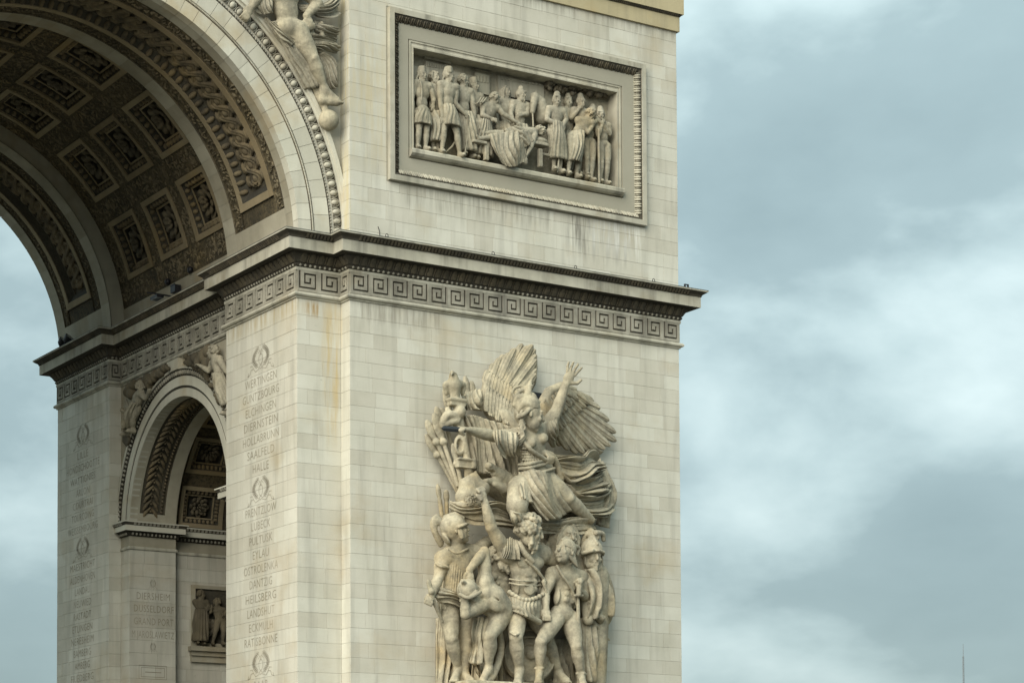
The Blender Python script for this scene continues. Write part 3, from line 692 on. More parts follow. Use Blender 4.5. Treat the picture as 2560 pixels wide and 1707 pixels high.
# keystone block over the small arch
mb = MB(); mb.hexa([(XR - 0.16, YS - 0.42, 19.42), (XR, YS - 0.42, 19.42), (XR, YS + 0.42, 19.42), (XR - 0.16, YS + 0.42, 19.42), (XR - 0.2, YS - 0.5, 19.80), (XR, YS - 0.5, 19.80), (XR, YS + 0.5, 19.80), (XR - 0.2, YS + 0.5, 19.80)])
part(mb, 'keystone', 'clean')
# wall strip of the tunnel above its impost, end of tunnel
# ------------------------------------------------------------------ carving: signed distance fields turned into one continuous mesh
def A3(p): return np.array(p, float)
def unit(v): v = A3(v); return v / (np.linalg.norm(v) + 1e-9)
class Carve:
    def __init__(s): s.p = []
    def cone(s, a, b, ra, rb=None, k=0.06, cut=False): s.p.append(('c', A3(a), A3(b), ra, ra if rb is None else rb, k, cut)); return s
    def chain(s, pts, rad, k=0.05, cut=False):
        if isinstance(rad, (int, float)): rad = [rad] * len(pts)
        s.p.append(('h', [A3(p) for p in pts], list(rad), k, cut)); return s
    def curve(s, pts, r0, r1, k=0.04, n=8, cut=False):
        pts = smooth_pts(pts, n); m_ = len(pts)
        return s.chain(pts, [r0 + (r1 - r0) * i / (m_ - 1) for i in range(m_)], k, cut)
    def ball(s, c, r, k=0.06, cut=False): return s.cone(c, A3(c) + A3((0, 0, 1e-4)), r, r, k, cut)
    def ell(s, c, r, ax=None, k=0.06, cut=False):
        s.p.append(('e', A3(c), np.eye(3) if ax is None else np.array([unit(q) for q in ax]), A3(r), k, cut)); return s
    def box(s, c, h, ax=None, rd=0.02, k=0.03, cut=False):
        s.p.append(('b', A3(c), np.eye(3) if ax is None else np.array([unit(q) for q in ax]), A3(h), rd, k, cut)); return s
    def cloth(s, top, bot, n, r, k=0.03, depth=0.06, out=(0, -1, 0), sag=0.0, mid=None):
        """folds hanging between two edges"""
        top = [A3(p) for p in top]; bot = [A3(p) for p in bot]; out = unit(out); md = [A3(p) for p in mid] if mid else None
        for i in range(n):
            t = i / max(1, n - 1); a = lerp_poly(top, t); b = lerp_poly(bot, t)
            m_ = lerp_poly(md, t) if md else (a + b) / 2
            f = out * (depth * (0.5 if i % 2 else -0.5) * (0.8 + 0.4 * math.sin(i * 2.3)))
            rr = r * (1.0 + 0.3 * math.sin(i * 1.7 + 0.4))
            s.chain([a, a * 0.4 + m_ * 0.6 + f * 0.6 + out * sag, m_ * 0.5 + b * 0.5 + f + out * sag, b + f], [rr * 0.75, rr * 0.95, rr, rr * 1.1], k)
        return s
    def mesh(s, name, mat, cell=0.035, clip_y=None):
        lo = np.full(3, 1e9); hi = -lo; bx = []
        for p in s.p:
            if p[0] == 'c': a = np.minimum(p[1] - p[3], p[2] - p[4]); b = np.maximum(p[1] + p[3], p[2] + p[4]); k = p[5]; cut = p[6]
            elif p[0] == 'h': a = np.min([q - r for q, r in zip(p[1], p[2])], axis=0); b = np.max([q + r for q, r in zip(p[1], p[2])], axis=0); k = p[3]; cut = p[4]
            elif p[0] == 'e': e = np.abs(p[2].T) @ p[3]; a = p[1] - e; b = p[1] + e; k = p[4]; cut = p[5]
            else: e = np.abs(p[2].T) @ (p[3] + p[4]); a = p[1] - e; b = p[1] + e; k = p[5]; cut = p[6]
            bx.append((a - k - 3 * cell, b + k + 3 * cell))
            if not cut: lo = np.minimum(lo, a); hi = np.maximum(hi, b)
        if clip_y is not None: hi[1] = min(hi[1], clip_y)
        lo = lo - 3 * cell; hi = hi + 3 * cell
        n = np.ceil((hi - lo) / cell).astype(int) + 1
        F = np.full(n, 1.0, np.float32)
        g = [lo[i] + cell * np.arange(n[i]) for i in range(3)]
        for p, (a, b) in zip(s.p, bx):
            i0 = np.clip(np.floor((a - lo) / cell).astype(int), 0, n); i1 = np.clip(np.ceil((b - lo) / cell).astype(int) + 1, 0, n)
            if np.any(i1 <= i0): continue
            X = g[0][i0[0]:i1[0]][:, None, None]; Y = g[1][i0[1]:i1[1]][None, :, None]; Z = g[2][i0[2]:i1[2]][None, None, :]
            if p[0] == 'c':
                _, A, B, ra, rb, k, cut = p; ba = B - A; l2 = ba @ ba
                dx, dy, dz = X - A[0], Y - A[1], Z - A[2]
                t = np.clip((dx * ba[0] + dy * ba[1] + dz * ba[2]) / l2, 0, 1)
                d = np.sqrt((dx - t * ba[0]) ** 2 + (dy - t * ba[1]) ** 2 + (dz - t * ba[2]) ** 2) - (ra + (rb - ra) * t)
            elif p[0] == 'h':
                _, P_, R_, k, cut = p; d = np.full((X.shape[0], Y.shape[1], Z.shape[2]), 9.0, np.float32)
                for q in range(len(P_) - 1):
                    A, B, ra, rb = P_[q], P_[q + 1], R_[q], R_[q + 1]; ba = B - A; l2 = ba @ ba + 1e-9
                    la = np.minimum(A - ra, B - rb) - k - 3 * cell; lb = np.maximum(A + ra, B + rb) + k + 3 * cell
                    j0 = np.clip(np.floor((la - lo) / cell).astype(int), i0, i1) - i0; j1 = np.clip(np.ceil((lb - lo) / cell).astype(int) + 1, i0, i1) - i0
                    if np.any(j1 <= j0): continue
                    dx, dy, dz = X[j0[0]:j1[0]] - A[0], Y[:, j0[1]:j1[1]] - A[1], Z[:, :, j0[2]:j1[2]] - A[2]
                    t = np.clip((dx * ba[0] + dy * ba[1] + dz * ba[2]) / l2, 0, 1)
                    e_ = np.sqrt((dx - t * ba[0]) ** 2 + (dy - t * ba[1]) ** 2 + (dz - t * ba[2]) ** 2) - (ra + (rb - ra) * t)
                    ss = (slice(j0[0], j1[0]), slice(j0[1], j1[1]), slice(j0[2], j1[2])); d[ss] = np.minimum(d[ss], e_)
            else:
                Cc, Rm, r = p[1], p[2], p[3]; dx, dy, dz = X - Cc[0], Y - Cc[1], Z - Cc[2]
                q = [Rm[i][0] * dx + Rm[i][1] * dy + Rm[i][2] * dz for i in range(3)]
                if p[0] == 'e':
                    k, cut = p[4], p[5]
                    k0 = np.sqrt(sum((q[i] / r[i]) ** 2 for i in range(3))); k1 = np.sqrt(sum((q[i] / r[i] ** 2) ** 2 for i in range(3))) + 1e-6
                    d = k0 * (k0 - 1) / k1; d = np.where(k0 < 1e-3, -r.min(), d)
                else:
                    rd, k, cut = p[4], p[5], p[6]
                    u = [np.abs(q[i]) - (r[i] - rd) for i in range(3)]
                    d = np.sqrt(sum(np.maximum(w, 0) ** 2 for w in u)) + np.minimum(np.maximum(np.maximum(u[0], u[1]), u[2]), 0) - rd
            sl = (slice(i0[0], i1[0]), slice(i0[1], i1[1]), slice(i0[2], i1[2])); f = F[sl]
            if cut:
                h = np.maximum(k - np.abs(f + d), 0) / k; F[sl] = np.maximum(f, -d) + h * h * k * 0.25
            else:
                h = np.maximum(k - np.abs(f - d), 0) / k; F[sl] = np.minimum(f, d) - h * h * k * 0.25
        if clip_y is not None:
            F = np.maximum(F, (g[1][None, :, None] - clip_y).astype(np.float32))
        V, Q = surface_net(F); V = lo + V * cell
        me = bpy.data.meshes.new(name)
        me.vertices.add(len(V)); me.vertices.foreach_set('co', V.astype(np.float32).ravel())
        me.loops.add(len(Q) * 4); me.loops.foreach_set('vertex_index', Q.astype(np.int32).ravel())
        me.polygons.add(len(Q)); me.polygons.foreach_set('loop_start', np.arange(0, len(Q) * 4, 4, dtype=np.int32)); me.polygons.foreach_set('loop_total', np.full(len(Q), 4, np.int32))
        me.polygons.foreach_set('use_smooth', np.ones(len(Q), bool)); me.update(); me.validate()
        me.materials.append(M[mat]); return me
def surface_net(F):
    inside = F < 0; n = np.array(F.shape); cs_ = n - 1
    cnt = np.zeros(cs_, np.int8)
    for dx in (0, 1):
        for dy in (0, 1):
            for dz in (0, 1): cnt += inside[dx:dx + cs_[0], dy:dy + cs_[1], dz:dz + cs_[2]]
    act = (cnt > 0) & (cnt < 8); idx = np.argwhere(act); N = len(idx)
    cid = np.full(cs_, -1, np.int32); cid[act] = np.arange(N)
    acc = np.zeros((N, 3)); num = np.zeros(N)
    cor = np.array([(x, y, z) for x in (0, 1) for y in (0, 1) for z in (0, 1)])
    val = [F[idx[:, 0] + c[0], idx[:, 1] + c[1], idx[:, 2] + c[2]] for c in cor]
    for i in range(8):
        for j in range(i + 1, 8):
            if np.abs(cor[i] - cor[j]).sum() != 1: continue
            a, b = val[i], val[j]; x = (a < 0) != (b < 0)
            t = np.where(x, a / np.where(x, a - b, 1), 0)
            acc[x] += (cor[i] + t[:, None] * (cor[j] - cor[i]))[x]; num[x] += 1
    V = idx + acc / np.maximum(num, 1)[:, None]
    Q = []
    for ax in range(3):
        o1, o2 = [q for q in range(3) if q != ax]
        sl0 = [slice(None)] * 3; sl1 = [slice(None)] * 3; sl0[ax] = slice(0, n[ax] - 1); sl1[ax] = slice(1, n[ax])
        a = inside[tuple(sl0)]; b = inside[tuple(sl1)]
        e = np.argwhere(a != b)
        ok = (e[:, o1] > 0) & (e[:, o2] > 0) & (e[:, o1] < n[o1] - 1) & (e[:, o2] < n[o2] - 1); e = e[ok]
        fl = a[tuple(e.T)]
        d1 = np.zeros(3, int); d1[o1] = 1; d2 = np.zeros(3, int); d2[o2] = 1
        c = [cid[tuple((e - q).T)] for q in (0 * d1, d1, d1 + d2, d2)]
        q = np.stack(c, 1)
        flip = fl if ax != 1 else ~fl
        q[~flip] = q[~flip][:, ::-1]
        Q.append(q)
    return V, np.concatenate(Q)
def smooth_pts(pts, n=8):
    pts = [A3(p) for p in pts]
    if len(pts) < 3: return [pts[0] + (pts[1] - pts[0]) * i / n for i in range(n + 1)]
    out = []; P = [2 * pts[0] - pts[1]] + pts + [2 * pts[-1] - pts[-2]]
    for i in range(1, len(P) - 2):
        p0, p1, p2, p3 = P[i - 1:i + 3]
        for j in range(max(2, n // (len(pts) - 1))):
            t = j / max(2, n // (len(pts) - 1))
            out.append(0.5 * ((2 * p1) + (-p0 + p2) * t + (2 * p0 - 5 * p1 + 4 * p2 - p3) * t * t + (-p0 + 3 * p1 - 3 * p2 + p3) * t ** 3))
    out.append(pts[-1]); return out
def lerp_poly(P, t):
    if len(P) == 1: return P[0]
    x = t * (len(P) - 1); i = min(int(x), len(P) - 2); return P[i] * (1 - (x - i)) + P[i + 1] * (x - i)
def hand(c, wr, dr, nrm, H, pose='open', side=1):
    """palm and five fingers; dr = forearm direction, nrm = out of the back of the hand, side = where the thumb is"""
    dr = unit(dr); nrm = unit(nrm - dr * (A3(nrm) @ dr)) if True else nrm; lat = np.cross(dr, nrm) * side; wr = A3(wr)
    pc = wr + dr * 0.032 * H; c.ell(pc, (0.030 * H, 0.024 * H, 0.012 * H), (dr, lat, nrm), 0.012 * H)
    for i in range(4):
        o = pc + dr * 0.024 * H + lat * (0.019 - 0.0125 * i) * H; L_ = (0.045, 0.05, 0.047, 0.038)[i] * H
        if pose == 'open':
            d = unit(dr + lat * (0.30 - 0.22 * i)); c.chain([o, o + d * L_ * 0.55 + nrm * 0.003 * H, o + d * L_ - nrm * 0.006 * H], [0.0068 * H, 0.0062 * H, 0.005 * H], 0.005 * H)
        elif pose == 'fist':
            c.chain([o, o + dr * 0.014 * H - nrm * 0.010 * H, o - dr * 0.006 * H - nrm * 0.024 * H], 0.0078 * H, 0.004 * H)
        else:
            d = unit(dr + lat * (0.10 - 0.07 * i) - nrm * 0.3); c.chain([o, o + d * L_ * 0.5, o + unit(d - nrm * 0.5) * L_ * 0.9], [0.0072 * H, 0.0065 * H, 0.0055 * H], 0.005 * H)
    o = pc - dr * 0.012 * H + lat * 0.022 * H
    if pose == 'open': c.chain([o, o + unit(dr * 0.5 + lat) * 0.026 * H, o + unit(dr * 0.8 + lat * 0.8) * 0.046 * H], [0.009 * H, 0.0075 * H, 0.006 * H], 0.006 * H)
    else: c.chain([o, o + dr * 0.02 * H - nrm * 0.012 * H + lat * 0.004 * H, o + dr * 0.026 * H - nrm * 0.022 * H - lat * 0.012 * H], [0.009 * H, 0.008 * H, 0.007 * H], 0.006 * H)
def head(c, hd, look, H, up=(0, 0, 1), hair=None, beard=None, seed=0, mouth=False, s=1.0):
    hd = A3(hd); f = unit(look); u = A3(up); u = unit(u - f * (u @ f)); r = np.cross(f, u); h = H * s; k = 0.007 * h
    c.ell(hd + u * 0.012 * h - f * 0.006 * h, (0.060 * h, 0.048 * h, 0.058 * h), (f, r, u), k)
    c.ell(hd - u * 0.030 * h + f * 0.018 * h, (0.040 * h, 0.037 * h, 0.042 * h), (f, r, u), k)
    c.ball(hd - u * 0.062 * h + f * 0.038 * h, 0.013 * h, k)
    for q in (-1, 1):
        c.ball(hd + r * q * 0.022 * h + f * 0.060 * h + u * 0.006 * h, 0.0135 * h, 0.003 * h, True)
        c.ball(hd + r * q * 0.021 * h + f * 0.047 * h + u * 0.004 * h, 0.0085 * h, 0.003 * h)
        c.ell(hd + r * q * 0.024 * h + f * 0.044 * h - u * 0.018 * h, (0.012 * h, 0.014 * h, 0.012 * h), (f, r, u), 0.01 * h)
        if hair is None: c.ell(hd + r * q * 0.050 * h - f * 0.005 * h - u * 0.004 * h, (0.009 * h, 0.005 * h, 0.015 * h), (f, r, u), 0.003 * h)
    c.cone(hd - r * 0.026 * h + f * 0.051 * h + u * 0.018 * h, hd + r * 0.026 * h + f * 0.051 * h + u * 0.018 * h, 0.0065 * h, 0.0065 * h, 0.006 * h)
    c.cone(hd + f * 0.054 * h + u * 0.012 * h, hd + f * 0.066 * h - u * 0.016 * h, 0.007 * h, 0.0095 * h, 0.004 * h)
    c.cone(hd - r * 0.012 * h + f * 0.056 * h - u * 0.031 * h, hd + r * 0.012 * h + f * 0.056 * h - u * 0.031 * h, 0.006 * h, 0.006 * h, 0.003 * h); c.cone(hd - r * 0.011 * h + f * 0.055 * h - u * 0.045 * h, hd + r * 0.011 * h + f * 0.055 * h - u * 0.045 * h, 0.0065 * h, 0.0065 * h, 0.003 * h)
    if mouth: c.ell(hd + f * 0.062 * h - u * 0.040 * h, (0.02 * h, 0.013 * h, 0.013 * h), (f, r, u), 0.005 * h, True)
    else: c.cone(hd - r * 0.014 * h + f * 0.066 * h - u * 0.037 * h, hd + r * 0.014 * h + f * 0.066 * h - u * 0.037 * h, 0.0045 * h, 0.0045 * h, 0.004 * h, True)
    rs = random.Random(seed)
    if hair == 'curly':
        for i in range(95):
            th = rs.uniform(0, 6.28); z = rs.uniform(-0.5, 1); d = r * math.cos(th) * math.sqrt(max(0, 1 - z * z)) + f * math.sin(th) * math.sqrt(max(0, 1 - z * z)) + u * z
            if d @ f > 0.55 and z < 0.62: continue
            q_ = hd + u * 0.012 * h + A3(d) * 0.056 * h; w_ = unit(np.cross(d, (rs.uniform(-1, 1), rs.uniform(-1, 1), rs.uniform(-1, 1)))) * 0.012 * h; c.chain([q_ - w_, q_ + A3(d) * 0.008 * h, q_ + w_], rs.uniform(0.006, 0.0105) * h, 0.002 * h)
    if hair == 'long':
        for q in (-1, 1):
            for i in range(7):
                o = hd + r * q * (0.02 + 0.005 * i) * h + u * (0.062 - 0.006 * i) * h - f * (0.01 * i - 0.025) * h
                c.curve([o, o + r * q * 0.03 * h - u * 0.04 * h, o + r * q * (0.036 - 0.003 * i) * h - u * 0.095 * h, o + r * q * 0.028 * h - u * (0.13 + 0.01 * (i % 3)) * h], 0.011 * h, 0.007 * h, 0.004 * h)
    if beard:
        for i in range(34):
            t = rs.uniform(-1, 1); o = hd + r * t * 0.042 * h + f * (0.050 - 0.034 * abs(t)) * h - u * (rs.uniform(0.040, 0.062) - 0.022 * abs(t)) * h
            c.chain([o, o - u * beard * 0.5 * h + r * rs.uniform(-0.012, 0.012) * h + f * 0.006 * h, o - u * beard * h * rs.uniform(0.5, 0.9)], [0.010 * h, 0.008 * h, 0.005 * h], 0.002 * h)
def limb(c, a, b, e, r, H, k=None, muscle=True):
    """two-segment limb a-b-e with radii r = (root, mid, joint, belly, end) in units of H"""
    a, b, e = A3(a), A3(b), A3(e); k = k or 0.008 * H
    c.chain([a, a * 0.55 + b * 0.45, b], [r[0] * H, r[1] * H, r[2] * H], k)
    c.chain([b, b * 0.68 + e * 0.32, e], [r[2] * H, r[3] * H, r[4] * H], k)
def foot(c, an, toe, H):
    an, toe = A3(an), A3(toe); d = toe - an
    if abs(d[2]) > 0.09 * H:      # hanging foot, toes pointed
        d = unit(d); sd = unit(np.cross(d, (0, -1, 0.2))); b_ = an + d * 0.10 * H; c.chain([an, b_], [0.024 * H, 0.020 * H], 0.01 * H); c.ball(an - d * 0.0 * H + A3((0, 0.02 * H, -0.012 * H)), 0.023 * H, 0.01 * H)
        for i in range(5): o = b_ + sd * (0.016 - 0.008 * i) * H; c.chain([o, o + d * (0.034 - 0.004 * abs(i - 1)) * H], [0.0085 * H, 0.0065 * H], 0.003 * H)
        return
    hor = unit((d[0], d[1], 0)); heel = A3((an[0], an[1], toe[2])) - hor * 0.012 * H
    c.chain([an, heel + A3((0, 0, 0.008 * H))], [0.025 * H, 0.024 * H], 0.012 * H)
    ball_ = heel + hor * 0.085 * H; sd = np.cross(hor, (0, 0, 1))
    c.chain([an - A3((0, 0, 0.01 * H)), ball_ + A3((0, 0, 0.010 * H))], [0.026 * H, 0.021 * H], 0.015 * H); c.chain([heel, ball_], [0.022 * H, 0.023 * H], 0.015 * H)
    for i in range(5):
        o = ball_ + sd * (0.018 - 0.009 * i) * H; c.chain([o, o + hor * (0.034 - 0.004 * abs(i - 1)) * H - A3((0, 0, 0.004 * H))], [0.009 * H, 0.007 * H], 0.004 * H)
def body(c, J, H, arms=(1, 1), legs=(1, 1), female=False, muscles=True, feet=True, deep=1.0, robe=False):
    g = {k: A3(v) for k, v in J.items()}
    up = unit(g['neck'] - g['pelvis']); lat = g['rsh'] - g['lsh']; lat = unit(lat - up * (lat @ up)); fr = np.cross(up, lat); fr = unit(fr)
    if J.get('front') is not None: fr = unit(J['front'])
    elif fr[1] > 0: fr = -fr
    if g.get('_back') is not None: fr = -fr
    fr = unit(fr - up * (fr @ up)); lt = np.cross(fr, up); lat = lt if lt @ lat > 0 else -lt
    k = 0.010 * H; ax = (lat, fr, up)
    hl = g['rhip'] - g['lhip']; hl = hl - up * (hl @ up); hl = unit(hl) if np.linalg.norm(hl) > 0.06 * H and J.get('front') is None else lat; hf = unit(np.cross(up, hl)); hf = hf if hf @ fr > 0 else -hf
    c.ell(g['chest'], (0.098 * H, 0.068 * H * deep, 0.100 * H), ax, k)
    mid = g['chest'] * 0.5 + g['pelvis'] * 0.5
    c.ell(mid, (0.074 * H, 0.058 * H * deep, 0.095 * H), ax, k); c.ell(g['pelvis'], (0.088 * H, 0.066 * H * deep, 0.062 * H), (hl, hf, up), k)
    c.chain([g['neck'] - up * 0.02 * H, g['head'] - up * 0.02 * H], [0.038 * H, 0.034 * H], 0.018 * H)
    for q in ('l', 'r'):
        c.chain([g['neck'], g[q + 'sh']], [0.034 * H, 0.040 * H], 0.025 * H); c.ball(g[q + 'sh'], 0.044 * H, 0.02 * H)
    c.chain([g['lsh'] * 0.8 + g['chest'] * 0.2, g['rsh'] * 0.8 + g['chest'] * 0.2], 0.045 * H, 0.03 * H)
    if muscles:
        for q in (-1, 1):
            o = g['chest'] + lat * q * 0.045 * H + fr * 0.050 * H * deep + up * 0.030 * H
            if female: c.ell(o - up * 0.01 * H + fr * 0.012 * H, (0.029 * H, 0.030 * H, 0.029 * H), ax, 0.008 * H)
            else: c.ell(o, (0.047 * H, 0.019 * H, 0.034 * H), ax, 0.006 * H)
            if not female:
                for z in (-0.035, -0.075, -0.115): c.ell(g['chest'] + lat * q * 0.022 * H + fr * 0.056 * H * deep + up * z * H, (0.021 * H, 0.0095 * H, 0.0185 * H), ax, 0.005 * H)
                c.ell(g['chest'] + lat * q * 0.075 * H - up * 0.10 * H + fr * 0.02 * H, (0.014 * H, 0.03 * H, 0.055 * H), ax, 0.012 * H)
        if not female: c.ball(g['pelvis'] + up * 0.075 * H + fr * 0.064 * H * deep, 0.007 * H, 0.006 * H, True)
    for i, q in enumerate(('l', 'r')):
        if arms[i]:
            limb(c, g[q + 'sh'], g[q + 'el'], g[q + 'wr'], (0.040, 0.040, 0.030, 0.032, 0.020), H)
            a, b = g[q + 'sh'], g[q + 'el']; c.ell(a * 0.5 + b * 0.5 + fr * 0.010 * H, (0.055 * H, 0.03 * H, 0.03 * H), (b - a, np.cross(b - a, fr), np.cross(b - a, np.cross(b - a, fr))), 0.012 * H)
        if legs[i]:
            limb(c, g[q + 'hip'], g[q + 'kn'], g[q + 'an'], (0.061, 0.056, 0.036, 0.039, 0.022), H)
            kn = g[q + 'kn']; c.ball(kn + hf * 0.018 * H, 0.024 * H, 0.006 * H)
            d_ = unit(g[q + 'hip'] - kn); f_ = unit(hf - d_ * (hf @ d_)); l_ = np.cross(d_, f_); th = g[q + 'hip'] * 0.45 + kn * 0.55
            c.ell(th + f_ * 0.016 * H + l_ * 0.016 * H, (0.03 * H, 0.028 * H, 0.085 * H), (l_, f_, d_), 0.006 * H); c.ell(th * 0.5 + kn * 0.5 + f_ * 0.012 * H - l_ * 0.016 * H, (0.022 * H, 0.022 * H, 0.05 * H), (l_, f_, d_), 0.006 * H)
            d_ = unit(kn - g[q + 'an']); f_ = unit(hf - d_ * (hf @ d_)); l_ = np.cross(d_, f_)
            cb = kn * 0.68 + g[q + 'an'] * 0.32 - f_ * 0.016 * H; c.ell(cb, (0.033 * H, 0.03 * H, 0.07 * H), (l_, f_, d_), 0.008 * H)
            if feet and q + 'to' in g: foot(c, g[q + 'an'], g[q + 'to'], H)
    return dict(up=up, lat=lat, fr=fr)
def helmet(c, hd, look, H, up=(0, 0, 1), brim=True, peak=0.0, s=1.0, cheek=True):
    hd = A3(hd); f = unit(look); u = A3(up); u = unit(u - f * (u @ f)); r = np.cross(f, u); h = H * s
    c.ell(hd + u * 0.020 * h - f * 0.006 * h, (0.060 * h, 0.051 * h, 0.056 * h), (f, r, u), 0.006 * h)
    c.box(hd + f * 0.075 * h - u * 0.055 * h, (0.062 * h, 0.09 * h, 0.062 * h), (f, r, u), 0.005 * h, 0.004 * h, True)
    c.box(hd - u * 0.085 * h, (0.09 * h, 0.09 * h, 0.045 * h), (f, r, u), 0.005 * h, 0.004 * h, True)
    if brim: c.chain([hd + f * 0.010 * h - r * 0.052 * h + u * 0.004 * h, hd + f * 0.046 * h - r * 0.036 * h + u * 0.010 * h, hd + f * 0.064 * h + u * 0.014 * h, hd + f * 0.046 * h + r * 0.036 * h + u * 0.010 * h, hd + f * 0.010 * h + r * 0.052 * h + u * 0.004 * h], 0.0065 * h, 0.006 * h)
    if cheek:
        for q in (-1, 1): c.ell(hd + r * q * 0.043 * h + f * 0.012 * h - u * 0.026 * h, (0.013 * h, 0.005 * h, 0.026 * h), (f, r, u), 0.003 * h)
    c.ell(hd - f * 0.052 * h - u * 0.030 * h, (0.010 * h, 0.036 * h, 0.03 * h), (f + u * 0.35, r, u), 0.008 * h)
    c.chain([hd - f * 0.06 * h + u * 0.03 * h, hd - f * 0.03 * h + u * 0.073 * h, hd + f * 0.02 * h + u * 0.076 * h, hd + f * 0.052 * h + u * 0.045 * h], 0.006 * h, 0.006 * h)
    if peak: c.chain([hd + u * 0.068 * h, hd + u * (0.07 + peak) * h], [0.02 * h, 0.006 * h], 0.02 * h)
def feather(mb, a, b, w, nrm, curl=0.0, th=0.05, tipw=0.25):
    a, b = A3(a), A3(b); d = b - a; L_ = np.linalg.norm(d); d /= L_; n = unit(A3(nrm) - d * (A3(nrm) @ d)); s = np.cross(d, n); rows = []
    prof = ((0, 0.55), (0.12, 0.85), (0.35, 1.0), (0.65, 0.95), (0.85, 0.86), (0.95, 0.66), (1.0, 0.28))
    for t, q in prof:
        c = a + d * L_ * t + s * curl * L_ * t * t; h = w * q / 2; T = th * (1 - 0.4 * t)
        rows.append([c - s * h, c - s * h * 0.5 + n * T, c + n * T * 0.75 - s * h * 0.06, c + n * T * 1.35, c + n * T * 0.75 + s * h * 0.06, c + s * h * 0.5 + n * T, c + s * h, c - n * T * 0.8])
    mb.grid(rows, True)

def spl(P, t):
    """Catmull-Rom through an array of control points, t in 0..1 (vectorised over t)"""
    P = np.asarray(P, float); n = len(P) - 1; x = np.clip(np.asarray(t) * n, 0, n - 1e-6); i = x.astype(int); f = (x - i)[..., None]
    E = np.concatenate([[2 * P[0] - P[1]], P, [2 * P[-1] - P[-2]]]); p0, p1, p2, p3 = E[i], E[i + 1], E[i + 2], E[i + 3]
    return 0.5 * (2 * p1 + (p2 - p0) * f + (2 * p0 - 5 * p1 + 4 * p2 - p3) * f ** 2 + (3 * p1 - p0 - 3 * p2 + p3) * f ** 3)
def sheet(mb, net, folds, amp, seed=0, nu=None, nv=26, thick=0.05, out=(0, -1, 0), grow=0.35, fine=0.35):
    """carved cloth: rows of control points (each row runs ACROSS the folds), rounded pleats with sharp valleys"""
    rs = np.random.RandomState(seed); nu = nu or int(folds * 10) + 2; u = np.linspace(0, 1, nu); v = np.linspace(0, 1, nv)
    rows = [spl(r, u) for r in net]; P = np.stack([spl([r[i] for r in rows], v) if len(rows) > 2 else (np.outer(1 - v, rows[0][i]) + np.outer(v, rows[1][i])) for i in range(nu)], 1)   # nv, nu, 3
    du = np.gradient(P, axis=1); dv = np.gradient(P, axis=0); N = np.cross(du, dv); N /= np.linalg.norm(N, axis=2, keepdims=True) + 1e-9
    sgn = np.sign((N * A3(out)).sum(2)); sgn[sgn == 0] = 1
    if abs(sgn.mean()) > 0.15: sgn = np.sign(sgn.mean()) * np.ones_like(sgn)
    N *= sgn[..., None]
    U, V_ = np.meshgrid(u, v); ph = rs.uniform(0, 6)
    x = U * folds + 0.35 * np.sin(3.1 * V_ + ph) + 0.28 * np.sin(2.2 * U * 3 + 4 * V_ + ph * 2)
    h = np.abs(np.sin(math.pi * x)) ** 0.8 * (grow + (1 - grow) * np.sin(np.clip(V_ * 1.35 + 0.18, 0, 1) * math.pi / 2))
    h *= 0.65 + 0.5 * np.sin(U * 9 + ph + V_ * 2)
    x2 = U * folds * 2.6 + 0.6 * np.sin(5 * V_ + ph * 3) + 0.3 * np.sin(7 * U); h += fine * 0.45 * np.abs(np.sin(math.pi * x2)) * (0.4 + 0.6 * np.sin(4 * U + 3 * V_ + ph) ** 2)
    F_ = P + N * (h * amp)[..., None]; B_ = P - N * thick
    vs = np.concatenate([F_.reshape(-1, 3), B_.reshape(-1, 3)]); o = nu * nv; fs = []
    for i in range(nv - 1):
        for j in range(nu - 1):
            a = i * nu + j; fs.append((a, a + 1, a + nu + 1, a + nu)); fs.append((o + a, o + a + nu, o + a + nu + 1, o + a + 1))
    ed = [j for j in range(nu)] + [i * nu + nu - 1 for i in range(1, nv)] + [(nv - 1) * nu + j for j in range(nu - 2, -1, -1)] + [i * nu for i in range(nv - 2, 0, -1)]
    for a, b in zip(ed, ed[1:] + ed[:1]): fs.append((a, o + a, o + b, b))
    mb.add(vs, fs)
def drape(parent, net, folds, amp, seed=0, name='drapery', mat='statue', **kw):
    mb = MB(); sheet(mb, net, folds * 1.25, amp * 1.45, seed, **kw); return mb.obj(name, M[mat], parent, True)
# ------------------------------------------------------------------ the high-relief group on the pier face
def g1(x, y, d): return on_y(1050 + x / 3.4846, 840 + y / 3.4846, -d)
def g2(x, y, d): return on_y(1050 + x / 3.5077, 1260 + y / 3.5077, -d)
def JJ(fn, **k): return {n: fn(*v) if (isinstance(v, tuple) and len(v) == 3 and n not in ('front', '_back')) else A3(v) for n, v in k.items()}
GB = g2(880, 1600, 0.9)
GROUP = thing('sculpture_group', 'towering high-relief stone group of warriors beneath a winged figure with raised hand', 'sculpture', GB)
def carve(c, name, parent=None, mat='statue', cell=0.036, clip=-0.0, kind=None, label=None):
    o = link(name, c.mesh(name, mat, cell, clip), parent or GROUP, kind)
    if label: o['label'] = label
    return o
